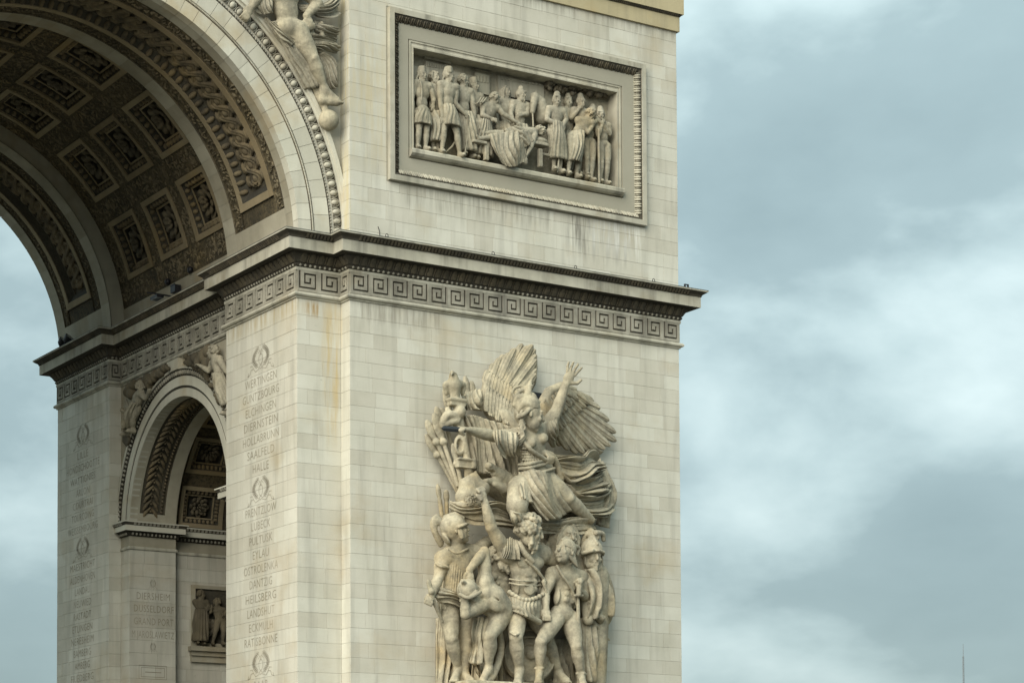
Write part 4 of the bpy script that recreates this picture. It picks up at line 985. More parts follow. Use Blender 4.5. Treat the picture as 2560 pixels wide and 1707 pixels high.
# --- backing mass: cloaks and rock that tie the figures to the wall
c = Carve()
for pts, r in (([(300, 480, .2), (330, 900, .25), (330, 1400, .3)], .5), ([(700, 420, .15), (700, 900, .25), (720, 1400, .3)], .5), ([(1050, 250, .15), (1050, 800, .2), (1060, 1450, .3)], .5), ([(1420, 560, .15), (1460, 1000, .2), (1440, 1500, .2)], .5)):
    c.chain([g2(*p) for p in pts], r, 0.25)
c.chain([g1(620, 1250, 0.1), g1(900, 1350, 0.15), g1(1200, 1200, 0.1), g1(1420, 1400, 0.0)], [.5, .9, .6, .5], 0.3)
c.chain([g1(900, 900, 0.1), g1(960, 1250, 0.15)], [.5, .8], 0.3)
c.chain([g1(430, 900, 0.0), g1(600, 1200, 0.0)], [.4, .6], 0.3)
c.box(g2(860, 1740, 0.6), (3.0, 1.6, 0.55), rd=0.1, k=0.1)
cb_ = carve(c, 'cloak_backing', cell=0.05)
for k_, (x0, x1, y0, y1, d_) in enumerate(((140, 480, 1000, 1620, .35), (480, 800, 1080, 1620, .45), (740, 1060, 1080, 1620, .3), (1040, 1400, 1180, 1620, .4))):
    drape(cb_, [[g2(x0, y0, d_ - .1), g2((x0 + x1) / 2, y0, d_ + .1), g2(x1, y0, d_ - .1)], [g2(x0, (y0 + y1) / 2, d_), g2((x0 + x1) / 2, (y0 + y1) / 2, d_ + .1), g2(x1, (y0 + y1) / 2, d_)], [g2(x0, y1, d_ + .1), g2((x0 + x1) / 2, y1, d_ + .2), g2(x1, y1, d_ + .1)]], 5, .2, 30 + k_)
# --- winged figure
H = 6.35
c = Carve()
J = JJ(g1, head=(955, 690, 2.05), neck=(925, 835, 1.75), chest=(955, 945, 1.65), pelvis=(1010, 1225, 1.5), lsh=(815, 880, 1.75), rsh=(1095, 800, 1.55), lel=(640, 870, 2.0), lwr=(440, 822, 2.2), rel=(1192, 645, 1.75), rwr=(1268, 425, 1.95), lhip=(930, 1280, 1.6), rhip=(1110, 1270, 1.5), lkn=(840, 1470, 2.2), lan=(960, 1600, 1.3), rkn=(1290, 1415, 1.8), ran=(1490, 1600, 1.4))
b = body(c, J, H, female=True, feet=False)
head(c, J['head'], (0.93, -0.35, -0.08), H, mouth=True, s=1.12)
hand(c, J['rwr'], J['rwr'] - J['rel'] + A3((0.12, 0, 0.0)), (0.2, 1, 0), H * 1.22, 'open', -1)
hand(c, J['lwr'], J['lwr'] - J['lel'], (0, -0.4, 1), H * 1.1, 'fist', 1)
for i in range(14):      # wind-blown hair
    o = J['head'] + A3((-0.30, -0.12 + 0.03 * (i % 5), 0.18 - 0.05 * i)); c.curve([o, o + A3((-0.16, -0.05, -0.18)), o + A3((-0.10 + 0.05 * (i % 3), -0.08, -0.42)), o + A3((-0.22 + 0.06 * (i % 2), -0.02, -0.60))], 0.06, 0.03, 0.02)
# cuirass: scales, belt, strap
for iz in range(10):
    y = 890 + 25 * iz; xc = 952 + (y - 945) * 0.18; wd = 118 - 5 * iz if iz < 7 else 100
    c.curve([g1(xc - wd, y - 6, 1.68), g1(xc - wd * .5, y + 8, 1.94 + (.10 if 0 < iz < 4 else 0)), g1(xc, y + 4, 2.01), g1(xc + wd * .5, y - 2, 1.93 + (.10 if 0 < iz < 4 else 0)), g1(xc + wd, y - 20, 1.62)], .028, .028, .012, 16)
    for ix in range(9): t = (ix - 4 + (.5 if iz % 2 else 0)) / 4.6; c.ball(g1(xc + wd * t, y + 14 - 12 * t * t - 6 * t, 1.66 + .36 * math.sqrt(max(0, 1 - t * t)) + (.07 if 0 < iz < 4 and .25 < abs(t) < .75 else 0)), .045, .02)
c.curve([g1(880, 880, 2.05), g1(960, 985, 2.15), g1(1095, 1075, 1.95)], 0.07, 0.07, 0.02)
for dy in (0, 34): c.curve([g1(865, 1120 + dy, 1.9), g1(960, 1112 + dy, 2.1), g1(1090, 1080 + dy, 1.85)], 0.055, 0.055, 0.02)
c.curve([g1(880, 1215, 1.9), g1(970, 1165, 2.1), g1(1060, 1185, 2.05), g1(1170, 1150, 1.8)], 0.05, 0.05, 0.02)
c.cone(g1(870, 1320, 1.85), g1(845, 1480, 2.2), 0.42, 0.36, 0.10)
c.curve([g1(1040, 1010, 1.8), g1(1140, 1040, 1.8), g1(1190, 1120, 1.7), g1(1230, 1240, 1.6)], 0.14, 0.12, 0.04); [c.curve([g1(1095 + 12 * k_, 1020 + 6 * k_, 1.9), g1(1120 + 12 * k_, 1060, 2.0), g1(1105 + 12 * k_, 1105, 1.9)], .05, .04, .015) for k_ in range(5)]
for i in range(7): c.chain([g1(1230 + 40 * i, 1120 + 10 * i, 0.4), g1(1290 + 44 * i, 1560 - 14 * i, 0.25)], [.3, .34], 0.2)
wf = carve(c, 'winged_figure', cell=0.024)
# tunic skirt, sleeves and the mantle flying out to the right
drape(wf, [[g1(872, 1190, 1.80), g1(930, 1175, 2.08), g1(1040, 1180, 2.08), g1(1150, 1165, 1.72)], [g1(868, 1300, 1.9), g1(960, 1320, 2.22), g1(1080, 1330, 2.15), g1(1165, 1280, 1.8)], [g1(960, 1450, 2.1), g1(1040, 1480, 2.2), g1(1130, 1480, 2.05), g1(1190, 1400, 1.8)], [g1(1060, 1570, 2.0), g1(1130, 1590, 2.05), g1(1210, 1590, 1.85), g1(1270, 1530, 1.6)]], 7, .17, 1)
drape(wf, [[g1(870, 1215, 1.7), g1(900, 1235, 1.95), g1(940, 1260, 2.05)], [g1(830, 1330, 1.9), g1(880, 1340, 2.32), g1(950, 1370, 2.3)], [g1(860, 1420, 2.2), g1(900, 1420, 2.5), g1(980, 1460, 2.3)]], 5, .09, 2)
drape(wf, [[g1(770, 1500, 2.1), g1(830, 1530, 2.5), g1(960, 1540, 2.3)], [g1(790, 1570, 2.1), g1(850, 1590, 2.4), g1(990, 1590, 2.2)], [g1(820, 1640, 1.9), g1(900, 1650, 2.1), g1(1010, 1640, 2.0)]], 4, .10, 3)
drape(wf, [[g1(620, 830, 2.1), g1(720, 825, 2.2), g1(830, 850, 2.05)], [g1(640, 890, 2.2), g1(730, 900, 2.3), g1(830, 910, 2.1)], [g1(690, 960, 2.1), g1(750, 980, 2.15), g1(820, 970, 2.0)], [g1(740, 1035, 1.9), g1(770, 1040, 1.9), g1(800, 1010, 1.85)]], 5, .12, 4)
drape(wf, [[g1(1070, 790, 1.75), g1(1130, 740, 1.9), g1(1200, 720, 1.75)], [g1(1080, 850, 1.8), g1(1140, 820, 1.9), g1(1205, 800, 1.7)], [g1(1110, 920, 1.6), g1(1150, 890, 1.65), g1(1210, 860, 1.5)]], 5, .10, 5)
drape(wf, [[g1(1150, 1030, 1.6), g1(1165, 1110, 1.6), g1(1200, 1200, 1.6)], [g1(1260, 1050, 1.45), g1(1270, 1130, 1.55), g1(1290, 1290, 1.5)], [g1(1380, 1070, 1.2), g1(1390, 1150, 1.35), g1(1380, 1270, 1.4)], [g1(1450, 1010, .95), g1(1470, 1090, 1.1), g1(1480, 1200, 1.1)], [g1(1520, 1050, .7), g1(1540, 1110, .8), g1(1550, 1190, .8)]], 4, .22, 6, nv=34)
drape(wf, [[g1(1200, 1190, 1.5), g1(1230, 1270, 1.5), g1(1270, 1340, 1.5)], [g1(1330, 1280, 1.3), g1(1330, 1360, 1.4), g1(1350, 1430, 1.4)], [g1(1460, 1250, 1.1), g1(1470, 1340, 1.2), g1(1470, 1450, 1.2)], [g1(1560, 1180, .75), g1(1580, 1300, .85), g1(1590, 1420, .85)]], 4, .24, 7, nv=34)
drape(wf, [[g1(1300, 1370, 1.35), g1(1330, 1450, 1.35), g1(1400, 1540, 1.3)], [g1(1420, 1400, 1.2), g1(1450, 1480, 1.25), g1(1480, 1570, 1.2)], [g1(1540, 1370, .95), g1(1570, 1470, .95), g1(1570, 1580, .9)], [g1(1610, 1300, .5), g1(1630, 1420, .55), g1(1610, 1560, .5)]], 4, .20, 8, nv=34)
drape(wf, [[g1(1530, 1070, .5), g1(1560, 1080, .45), g1(1580, 1120, .3)], [g1(1560, 1220, .7), g1(1590, 1230, .6), g1(1610, 1250, .4)], [g1(1590, 1360, .75), g1(1630, 1360, .6), g1(1665, 1390, .35)], [g1(1570, 1500, .75), g1(1610, 1510, .6), g1(1625, 1520, .3)], [g1(1540, 1640, .7), g1(1580, 1660, .5), g1(1600, 1660, .2)]], 3, .16, 9, nv=34)
drape(wf, [[g2(1000, 110, 1.3), g2(1010, 170, 1.5), g2(1020, 240, 1.3)], [g2(1180, 150, 1.4), g2(1190, 190, 1.5), g2(1200, 230, 1.3)], [g2(1380, 130, 1.4), g2(1390, 180, 1.5), g2(1400, 220, 1.3)], [g2(1500, 130, 1.2), g2(1520, 180, 1.2), g2(1530, 220, 1.0)]], 3, .14, 10, nv=30)
# helmet with a crouching dragon
c = Carve(); hd = J['head']; helmet(c, hd + A3((-0.04, 0, 0.13)), (0.93, -0.35, 0), H, s=1.15, cheek=False, brim=False)
c.curve([g1(870, 640, 2.1), g1(900, 590, 2.25), g1(960, 600, 2.3), g1(1010, 600, 2.1)], .11, .09, .03); c.curve([g1(860, 700, 2.2), g1(905, 680, 2.35), g1(950, 640, 2.35)], .09, .07, .03)
c.curve([g1(830, 600, 1.9), g1(850, 540, 2.0), g1(910, 530, 2.1), g1(975, 520, 2.1), g1(990, 550, 2.1)], .10, .13, .03); c.curve([g1(940, 500, 2.1), g1(950, 450, 2.1), g1(960, 400, 2.05), g1(975, 378, 2.0)], .13, .03, .03)
c.curve([g1(935, 440, 2.1), g1(985, 430, 2.15)], .06, .02, .02); c.curve([g1(850, 590, 1.9), g1(800, 490, 1.9), g1(850, 440, 1.95), g1(920, 445, 2.0)], .05, .05, .02)
for i in range(4): c.curve([g1(920, 450 + 5 * i, 2.0), g1(880 - 14 * i, 470 + 12 * i, 2.0), g1(860 - 16 * i, 520 + 8 * i, 1.9)], .05, .03, .03)
carve(c, 'helmet', wf, cell=0.024)
mb = MB(); a, b_ = g1(395, 818, 2.25), g1(190, 802, 2.35); d = unit(b_ - a); s = unit(np.cross(d, (0, -1, 0)))
mb.grid([[a + s * 0.085, a + A3((0, -.035, 0)), a - s * 0.085, a + A3((0, .035, 0))], [a + d * 0.6 + s * 0.09, a + d * 0.6 + A3((0, -.035, 0)), a + d * 0.6 - s * 0.09, a + d * 0.6 + A3((0, .035, 0))], [b_ - d * 0.08 + s * 0.085, b_ - d * .08 + A3((0, -.03, 0)), b_ - d * 0.08 - s * 0.08, b_ - d * .08 + A3((0, .03, 0))], [b_ + s * 0.02, b_ + A3((0, -.01, 0)), b_ - s * 0.04, b_ + A3((0, .01, 0))]], True)
o = mb.obj('sword', M['sword'], wf); o['label'] = 'dark bronze sword blade held out level in the fist'
# wings: rows of carved feathers over a shaped shoulder
def wing(rows, arm, arm_r, name):
    mb = MB()
    for row, w, th in rows:
        for a, b_, cu in row: feather(mb, g1(*a), g1(*b_), w, (0, -1, 0), cu, th)
    o = mb.obj(name, M['statue'], wf, True)
    c = Carve(); c.chain([g1(*p) for p in arm], arm_r, 0.12)
    q = link('wing_shoulder', c.mesh('wing_shoulder', 'statue', 0.04), wf)
    return o
def lin(a, b, t): return tuple(a[i] + (b[i] - a[i]) * t for i in range(len(a)))
prim = []
for i, (tx, ty) in enumerate([(600, 300), (650, 240), (700, 195), (735, 165), (780, 150), (830, 110), (893, 72), (940, 90), (980, 78), (1003, 118), (1012, 165), (1014, 205), (1015, 250), (1012, 290), (1010, 330), (1004, 365), (985, 395)]):
    t = i / 16; root = lin((585, 430, .55), (800, 640, .75), t); prim.append((root, (tx, ty, .42 + 0.02 * (i % 3) + .18 * t), 0.0))
sec = [(lin((560, 560, .75), (790, 740, .85), i / 9), lin((625, 320, .60), (850, 470, .8), i / 9), 0.0) for i in range(10)]
ter = [(lin((580, 660, .9), (800, 780, .95), i / 8), lin((600, 440, .75), (830, 600, .9), i / 8), 0.0) for i in range(9)]
lead = [(lin((620, 700, .95), (565, 420, .62), i / 6), lin((640, 560, .8), (600, 305, .55), i / 6), 0.0) for i in range(7)] + [(lin((680, 740, 1.0), (590, 480, .68), i / 6), lin((700, 610, .85), (640, 340, .6), i / 6), 0.0) for i in range(7)] + [(lin((760, 770, 1.05), (640, 540, .72), i / 6), lin((780, 640, .9), (680, 390, .65), i / 6), 0.0) for i in range(7)]
wing([(prim, 0.40, 0.055), (sec, 0.36, 0.06), (ter, 0.34, 0.05), (lead, 0.36, 0.035)], [(585, 340, .38), (580, 480, .42), (620, 630, .55), (720, 720, .70), (840, 800, .8)], [.10, .20, .30, .36, .40], 'wing')
prim = []
for i, (tx, ty) in enumerate([(1505, 585), (1560, 650), (1635, 760), (1690, 870), (1692, 945), (1640, 985), (1590, 1010), (1530, 1030), (1470, 1030), (1410, 1035), (1350, 1035), (1280, 1000), (1215, 960), (1160, 970)]):
    t = i / 13; root = lin((1340, 500, .75), (1110, 760, .95), t); prim.append((root, (tx, ty, .45 + .03 * (i % 2) + .12 * t), -0.06))
sec = [(lin((1300, 460, .9), (1090, 720, 1.0), i / 9), lin((1470, 600, .75), (1160, 880, .9), i / 9), -0.05) for i in range(10)]
ter = [(lin((1250, 450, 1.0), (1080, 680, 1.05), i / 8), lin((1370, 560, .9), (1130, 790, 1.0), i / 8), -0.05) for i in range(9)]
cov = [(lin(lin((1085, 560, 1.2), (1100, 720, 1.15), i / 5), lin((1240, 440, 1.1), (1330, 480, .95), i / 5), j / 5), tuple(np.array(lin(lin((1085, 560, 1.2), (1100, 720, 1.15), i / 5), lin((1240, 440, 1.1), (1330, 480, .95), i / 5), j / 5)) + np.array((55 - 4 * i, 70, -.02))), 0.0) for j in range(6) for i in range(6)]
wing([(prim, 0.36, 0.08), (sec, 0.30, 0.07), (ter, 0.26, 0.08), (cov, .20, .035)], [(1340, 470, .8), (1230, 435, .95), (1120, 490, 1.0), (1070, 600, 1.0), (1080, 760, .9)], [.12, .15, .18, .22, .26], 'wing')
# --- standards, spears and banner at the left of the winged figure
def spear(p0, p1, tip_len, w, collar=True):
    a, b_ = A3(p0), A3(p1); d = unit(b_ - a); L_ = np.linalg.norm(b_ - a)
    c = Carve(); c.chain([a, b_ - d * tip_len], 0.075, 0.02)
    s = unit(np.cross(d, (0, -1, 0))); q = b_ - d * tip_len
    c.ell(q + d * tip_len * 0.5, (tip_len * 0.52, w, 0.07), (d, s, (0, -1, 0)), 0.02)
    if collar: c.ball(q - d * 0.05, 0.14, 0.02)
    return carve(c, 'spear', cell=0.04)
for p0, p1, tl, w in (((350, 1370, .55), (55, 730, .5), .75, .17), ((340, 1380, .4), (50, 850, .35), .75, .17), ((330, 1300, .7), (120, 670, .6), .95, .20), ((300, 1250, .5), (140, 610, .45), .7, .15), ((330, 1150, .35), (185, 620, .35), .6, .15),
                      ((360, 1290, .8), (285, 930, .8), .65, .13), ((260, 700, .25), (215, 430, .25), 1.0, .16), ((420, 560, .2), (395, 345, .25), .6, .13), ((460, 560, .2), (450, 385, .25), .5, .13)):
    spear(g1(*p0), g1(*p1), tl, w)
for p0, p1, tl, w in (((200, 160, .55), (153, -180, .55), .55, .10), ((235, 130, .5), (230, -130, .5), .45, .12)):
    spear(g2(*p0), g2(*p1), tl, w, False)
c = Carve()     # eagle standard
c.chain([g1(330, 640, .9), g1(430, 1180, .9)], 0.13, 0.03); c.box(g1(315, 585, .95), (.30, .16, .12), rd=.03); c.box(g1(315, 560, .95), (.34, .2, .05), rd=.02)
c.chain([g1(305, 530, .95), g1(300, 430, 1.0), g1(290, 350, 1.0), g1(280, 320, 1.1)], [.16, .24, .15, .08], .06); c.cone(g1(280, 325, 1.15), g1(270, 345, 1.3), .05, .02, .03)
for sx in (-1, 1): c.curve([g1(300 + sx * 40, 415, .95), g1(300 + sx * 78, 430, .9), g1(300 + sx * 70, 500, .85)], .14, .07, .05); c.chain([g1(300 + sx * 22, 500, 1.0), g1(300 + sx * 26, 550, 1.0)], .05, .03)
c.ball(g1(345, 660, 1.0), .22, .06); c.curve([g1(200, 760, .9), g1(230, 690, 1.0), g1(300, 690, 1.0), g1(320, 760, .9)], .13, .15, .04); c.curve([g1(200, 780, .9), g1(270, 750, 1.0), g1(320, 740, 1.0)], .10, .12, .04); c.curve([g1(240, 640, .9), g1(260, 690, 1.0), g1(330, 720, 1.0)], .10, .10, .04)
c.ell(g1(350, 950, .9), (.24, .12, .36), k=.03); c.ell(g1(352, 950, 1.0), (.12, .2, .22), k=.02, cut=True)
c.box(g1(398, 1110, .95), (.36, .14, .17), rd=.02); c.box(g1(398, 1110, 1.08), (.28, .05, .11), rd=.01, cut=True); c.chain([g1(405, 1160, .9), g1(412, 1260, .9)], .09, .03)
carve(c, 'eagle_standard')
ban = drape(None, [[g1(370, 690, .8), g1(480, 690, .85), g1(620, 740, .95), g1(790, 800, 1.0)], [g1(430, 850, .7), g1(540, 880, .8), g1(680, 920, .9), g1(830, 960, 1.0)], [g1(450, 1020, .7), g1(560, 1040, .8), g1(710, 1080, .9), g1(850, 1110, 1.0)], [g1(470, 1190, .75), g1(560, 1200, .8), g1(720, 1230, .9), g1(860, 1260, 1.0)]], 6, .24, 11, name='banner', thick=.3, nv=34)
ban.parent = GROUP; ban.location = [-q for q in GROUP.location]
drape(ban, [[g1(380, 540, .5), g1(450, 480, .6), g1(530, 490, .55)], [g1(385, 590, .75), g1(450, 560, .85), g1(545, 570, .75)], [g1(395, 640, .7), g1(470, 640, .8), g1(560, 650, .7)]], 4, .16, 12, thick=.2)
c = Carve()     # rearing horse head with open mouth
c.chain([g1(800, 1330, 1.0), g1(740, 1265, 1.25), g1(690, 1215, 1.4)], [.42, .34, .26], .06); c.chain([g1(690, 1210, 1.42), g1(640, 1165, 1.55), g1(600, 1130, 1.65)], [.24, .17, .14], .04)
c.chain([g1(690, 1255, 1.38), g1(620, 1268, 1.5), g1(575, 1258, 1.58)], [.20, .12, .10], .03); c.ell(g1(592, 1205, 1.6), (.26, .25, .11), ((1, 0, .5), (0, 1, 0), (-.5, 0, 1)), .02, True)
for k_ in range(5): c.ball(g1(568 + 9 * k_, 1176 + 3 * k_, 1.72), .035, .008)
c.ball(g1(612, 1122, 1.78), .07, .015); c.ball(g1(600, 1135, 1.82), .035, .008, True); c.ball(g1(688, 1180, 1.62), .055, .01); c.chain([g1(682, 1165, 1.64), g1(705, 1185, 1.64)], .03, .01); c.chain([g1(740, 1205, 1.4), g1(752, 1160, 1.4)], [.08, .02], .02)
for i in range(9): c.curve([g1(700 + 14 * i, 1180 + 12 * i, 1.3), g1(745 + 14 * i, 1195 + 14 * i, 1.3), g1(760 + 12 * i, 1250 + 12 * i, 1.2)], .07, .04, .03)
c.chain([g1(650, 1290, 1.6), g1(730, 1330, 1.5)], [.09, .17], .05)
carve(c, 'horse_head')
c = Carve()     # helmet with curled ornament, brandished by the bearded warrior, and scarf
c.ell(g1(430, 1405, 1.3), (.50, .42, .40), k=.05); c.chain([g1(430, 1300, 1.3), g1(470, 1240, 1.35), g1(485, 1185, 1.35)], [.36, .2, .05], .12); c.chain([g1(440, 1240, 1.4), g1(530, 1320, 1.4)], [.12, .3], .1)
for i in range(26):
    t = i * 0.55; r = .22 * (1 - i / 30); p = g1(437, 1432, 1.74 + i * .002); c.ball(p + A3((r * math.cos(t), 0, r * math.sin(t))), .04, .02)
c.curve([g1(270, 1470, 1.1), g1(330, 1460, 1.4), g1(430, 1480, 1.6), g1(540, 1440, 1.6)], .08, .10, .04)
bh = carve(c, 'brandished_helmet')
drape(bh, [[g1(262, 1440, 1.1), g1(255, 1480, 1.2), g1(280, 1520, 1.1)], [g1(350, 1470, 1.4), g1(360, 1520, 1.4), g1(370, 1560, 1.2)], [g1(470, 1480, 1.5), g1(480, 1540, 1.5), g1(500, 1600, 1.3)], [g1(600, 1440, 1.5), g1(640, 1530, 1.5), g1(650, 1640, 1.3)], [g1(740, 1480, 1.3), g1(770, 1580, 1.3), g1(800, 1680, 1.2)]], 4, .16, 13, nv=40)
# --- helmeted warrior at the left
H = 5.75; c = Carve()
J = JJ(g2, head=(310, 235, 1.35), neck=(330, 370, 1.15), chest=(350, 530, 1.05), pelvis=(300, 850, 1.0), lsh=(195, 475, 1.1), rsh=(490, 420, 1.0), lel=(165, 640, 1.2), lwr=(105, 790, 1.5), rel=(580, 330, .9), rwr=(680, 290, .8), lhip=(255, 920, 1.05), rhip=(400, 920, 1.0), lkn=(275, 1175, 1.35), lan=(335, 1440, 1.0), lto=(300, 1545, 1.3), rkn=(405, 1200, 1.1), ran=(390, 1480, 1.05), rto=(470, 1560, 1.6))
body(c, J, H, muscles=False); head(c, J['head'], (0.85, -0.35, 0.35), H, s=1.1); hand(c, J['lwr'], J['lwr'] - J['lel'], (-0.5, -1, 0), H, 'fist')
c.curve([g2(255, 395, 1.45), g2(330, 430, 1.6), g2(420, 390, 1.4)], .045, .045, .02); c.curve([g2(140, 520, 1.30), g2(190, 545, 1.48), g2(245, 555, 1.35)], .05, .05, .02)
for ix in range(12): x = 235 + 20 * ix; t = (x - 345) / 130; c.curve([g2(x, 450, 0.985 + .37 * math.sqrt(max(.05, 1 - t * t))), g2(x - 12, 620, 1.0 + .36 * math.sqrt(max(.05, 1 - t * t))), g2(x - 30, 790, .965 + .36 * math.sqrt(max(.05, 1 - t * t)))], .035, .035, .03)
hw = carve(c, 'helmeted_warrior', cell=0.024)
drape(hw, [[g2(140, 740, 1.3), g2(130, 800, 1.3), g2(160, 860, 1.2)], [g2(240, 740, 1.5), g2(240, 800, 1.52), g2(250, 860, 1.45)], [g2(380, 800, 1.35), g2(375, 860, 1.4), g2(370, 920, 1.35)]], 4, .12, 14)
drape(hw, [[g2(150, 850, 1.2), g2(190, 870, 1.3), g2(230, 880, 1.3)], [g2(170, 920, 1.15), g2(200, 930, 1.2), g2(230, 930, 1.2)], [g2(185, 1010, 1.0), g2(200, 1010, 1.0), g2(215, 990, 1.0)]], 3, .10, 15)
c = Carve(); helmet(c, J['head'] + A3((0, 0, .03)), (0.85, -0.35, 0.25), H, s=1.28); carve(c, 'helmet', hw, cell=.024)
c = Carve()
for i in range(11): t = i / 10; c.curve([g2(215, 200 - 20 * t, 1.15), g2(150 - 25 * math.sin(t * 3), 110 + 40 * t, 1.1), g2(110 + 20 * t, 190 + 60 * t, 1.0), g2(190 - 10 * t, 330 + 30 * t, .9)], .10, .07, .03)
carve(c, 'plume', hw)
c = Carve(); a, b_ = g2(75, 665, 1.6), g2(195, 1030, 1.4); c.chain([g2(100, 800, 1.6), b_], [.08, .05], .02); c.ell(g2(85, 715, 1.62), (.22, .10, .05), (g2(75, 665, 1.6) - g2(105, 790, 1.6), (1, 0, .3), (0, -1, 0)), .02); c.ball(g2(100, 765, 1.65), .11, .03)
carve(c, 'dagger', hw, cell=.024)
# --- stooping warrior with his hand on his helmet
H = 5.6; c = Carve()
J = JJ(g2, head=(440, 790, 2.0), neck=(545, 760, 1.85), chest=(605, 800, 1.75), pelvis=(690, 940, 1.6), lsh=(570, 660, 1.8), rsh=(600, 860, 2.0), lel=(565, 415, 1.75), lwr=(430, 575, 2.0), rel=(400, 965, 2.2), rwr=(390, 830, 2.2), lhip=(690, 960, 1.5), rhip=(720, 970, 1.75), rkn=(615, 1150, 2.15), ran=(600, 1430, 1.75), rto=(490, 1545, 2.2), lkn=(600, 1130, 1.3), lan=(560, 1400, .9), lto=(520, 1500, 1.0))
J['front'] = unit((-0.5, 0.3, -0.8))
body(c, J, H, muscles=False); head(c, J['head'], (-0.45, -0.35, -0.8), H, up=(-.6, 0, .5), s=1.05)
hand(c, J['lwr'], g2(445, 680, 2.05) - J['lwr'], (0, -1, 0.2), H * 1.15, 'rest', 1); c.cone(g2(640, 820, 1.9), g2(710, 920, 1.75), .44, .42, .10); c.ell(g2(575, 700, 2.0), (.24, .2, .34), k=.06); c.ell(g2(600, 790, 2.12), (.26, .16, .22), k=.05); c.ell(g2(690, 900, 2.0), (.30, .24, .26), k=.06); c.curve([g2(555, 740, 2.32), g2(630, 800, 2.36), g2(700, 850, 2.25), g2(745, 900, 2.1)], .035, .03, .03, 12, True); c.ell(g2(650, 880, 2.15), (.30, .14, .2), ((1, 0, -.8), (0, 1, 0), (.8, 0, 1)), .05)
c.curve([g2(560, 770, 2.12), g2(630, 745, 2.22), g2(700, 730, 2.1)], .03, .03, .015)
c.curve([g2(560, 930, 1.8), g2(640, 1000, 1.8), g2(700, 1130, 1.7), g2(710, 1300, 1.5), g2(640, 1500, 1.7), g2(560, 1570, 1.9)], .10, .13, .03, 12)
sw = carve(c, 'stooping_warrior', cell=0.024)
drape(sw, [[g2(480, 1000, 1.5), g2(560, 990, 1.65), g2(640, 1020, 1.5)], [g2(450, 1130, 1.55), g2(530, 1130, 1.7), g2(620, 1120, 1.55)], [g2(470, 1250, 1.4), g2(520, 1260, 1.55), g2(590, 1230, 1.5)], [g2(430, 1390, 1.4), g2(490, 1410, 1.6), g2(560, 1370, 1.5)]], 4, .18, 16)
drape(sw, [[g2(455, 1390, 1.2), g2(520, 1390, 1.3)], [g2(450, 1480, 1.2), g2(530, 1480, 1.3)], [g2(440, 1580, 1.3), g2(540, 1580, 1.3)]], 3, .14, 17)
c = Carve(); helmet(c, J['head'] + A3((-.02, 0, .02)), (-0.5, -0.35, -0.7), H, up=(-.5, 0, .6), s=1.18, cheek=False); c.curve([g2(350, 790, 2.3), g2(430, 820, 2.45), g2(530, 770, 2.35)], .06, .06, .03); c.cone(g2(385, 690, 2.2), g2(375, 675, 2.3), .09, .04, .03)
carve(c, 'helmet', sw, cell=.024)
# --- bearded warrior in the centre
H = 6.1; c = Carve()
J = JJ(g2, head=(950, 230, 2.2), neck=(915, 380, 1.8), chest=(915, 560, 1.65), pelvis=(910, 870, 1.6), lsh=(755, 425, 1.75), rsh=(1085, 430, 1.6), lel=(625, 205, 2.0), lwr=(568, -15, 2.1), rel=(1180, 520, 1.5), rwr=(1300, 560, 1.0), lhip=(840, 930, 1.65), rhip=(1000, 930, 1.6), lkn=(840, 1165, 2.1), lan=(872, 1450, 1.75), lto=(850, 1560, 2.3), rkn=(1110, 1170, 1.5), ran=(1215, 1470, 1.2), rto=(1260, 1560, 1.5))
body(c, J, H, deep=1.12); head(c, J['head'], (0.82, -0.45, -0.22), H, hair='curly', beard=0.055, seed=4, s=1.22); hand(c, J['lwr'], J['lwr'] - J['lel'], (0.3, -1, 0), H * 1.15, 'fist', -1)
for i in range(22):      # animal skin over the shoulder
    c.ball(g2(960 + (i * 37) % 190, 350 + (i * 53) % 150, 2.0 - .006 * ((i * 37) % 190)), .10 + .03 * (i % 3), .03)
c.curve([g2(870, 350, 2.1), g2(920, 430, 2.25), g2(990, 500, 2.25)], .12, .08, .03)
c.curve([g2(930, 490, 2.2), g2(1020, 570, 2.15), g2(1110, 690, 1.9)], .05, .05, .02); c.curve([g2(1085, 680, 2.0), g2(1110, 780, 1.95)], .08, .04, .02)
for y0 in (655, 690): c.curve([g2(785, y0, 1.75), g2(900, y0 + 18, 2.17), g2(1070, y0 + 22, 1.8)], .035, .035, .012)
c.ell(g2(960, 750, 2.08), (.22, .06, .18), k=.03)
for i in range(11): c.ball(g2(785 + i * 29, 770 + 60 * math.sin(i / 10 * 3.14) + 2 * i, 1.80 + .36 * math.sin(.25 + i / 11 * 2.7)), .085, .02)
c.curve([g2(770, 900, 1.9), g2(870, 910, 2.2), g2(960, 980, 2.25), g2(1045, 1030, 2.05)], .09, .10, .03)
c.curve([g2(790, 1120, 2.1), g2(840, 1145, 2.42), g2(895, 1115, 2.1)], .04, .04, .02)
bw = carve(c, 'bearded_warrior', cell=0.024)
drape(bw, [[g2(740, 350, 1.9), g2(790, 300, 1.95), g2(850, 320, 2.0)], [g2(725, 410, 2.05), g2(790, 400, 2.15), g2(860, 400, 2.2)], [g2(715, 465, 2.0), g2(780, 480, 2.1), g2(880, 480, 2.15)]], 5, .10, 18)
drape(bw, [[g2(780, 790, 1.72), g2(850, 820, 2.08), g2(960, 845, 2.14), g2(1080, 820, 1.75)], [g2(768, 860, 1.78), g2(850, 890, 2.15), g2(960, 910, 2.22), g2(1085, 900, 1.8)], [g2(765, 930, 1.8), g2(850, 950, 2.2), g2(960, 1000, 2.25), g2(1080, 1000, 1.85)]], 9, .06, 19)
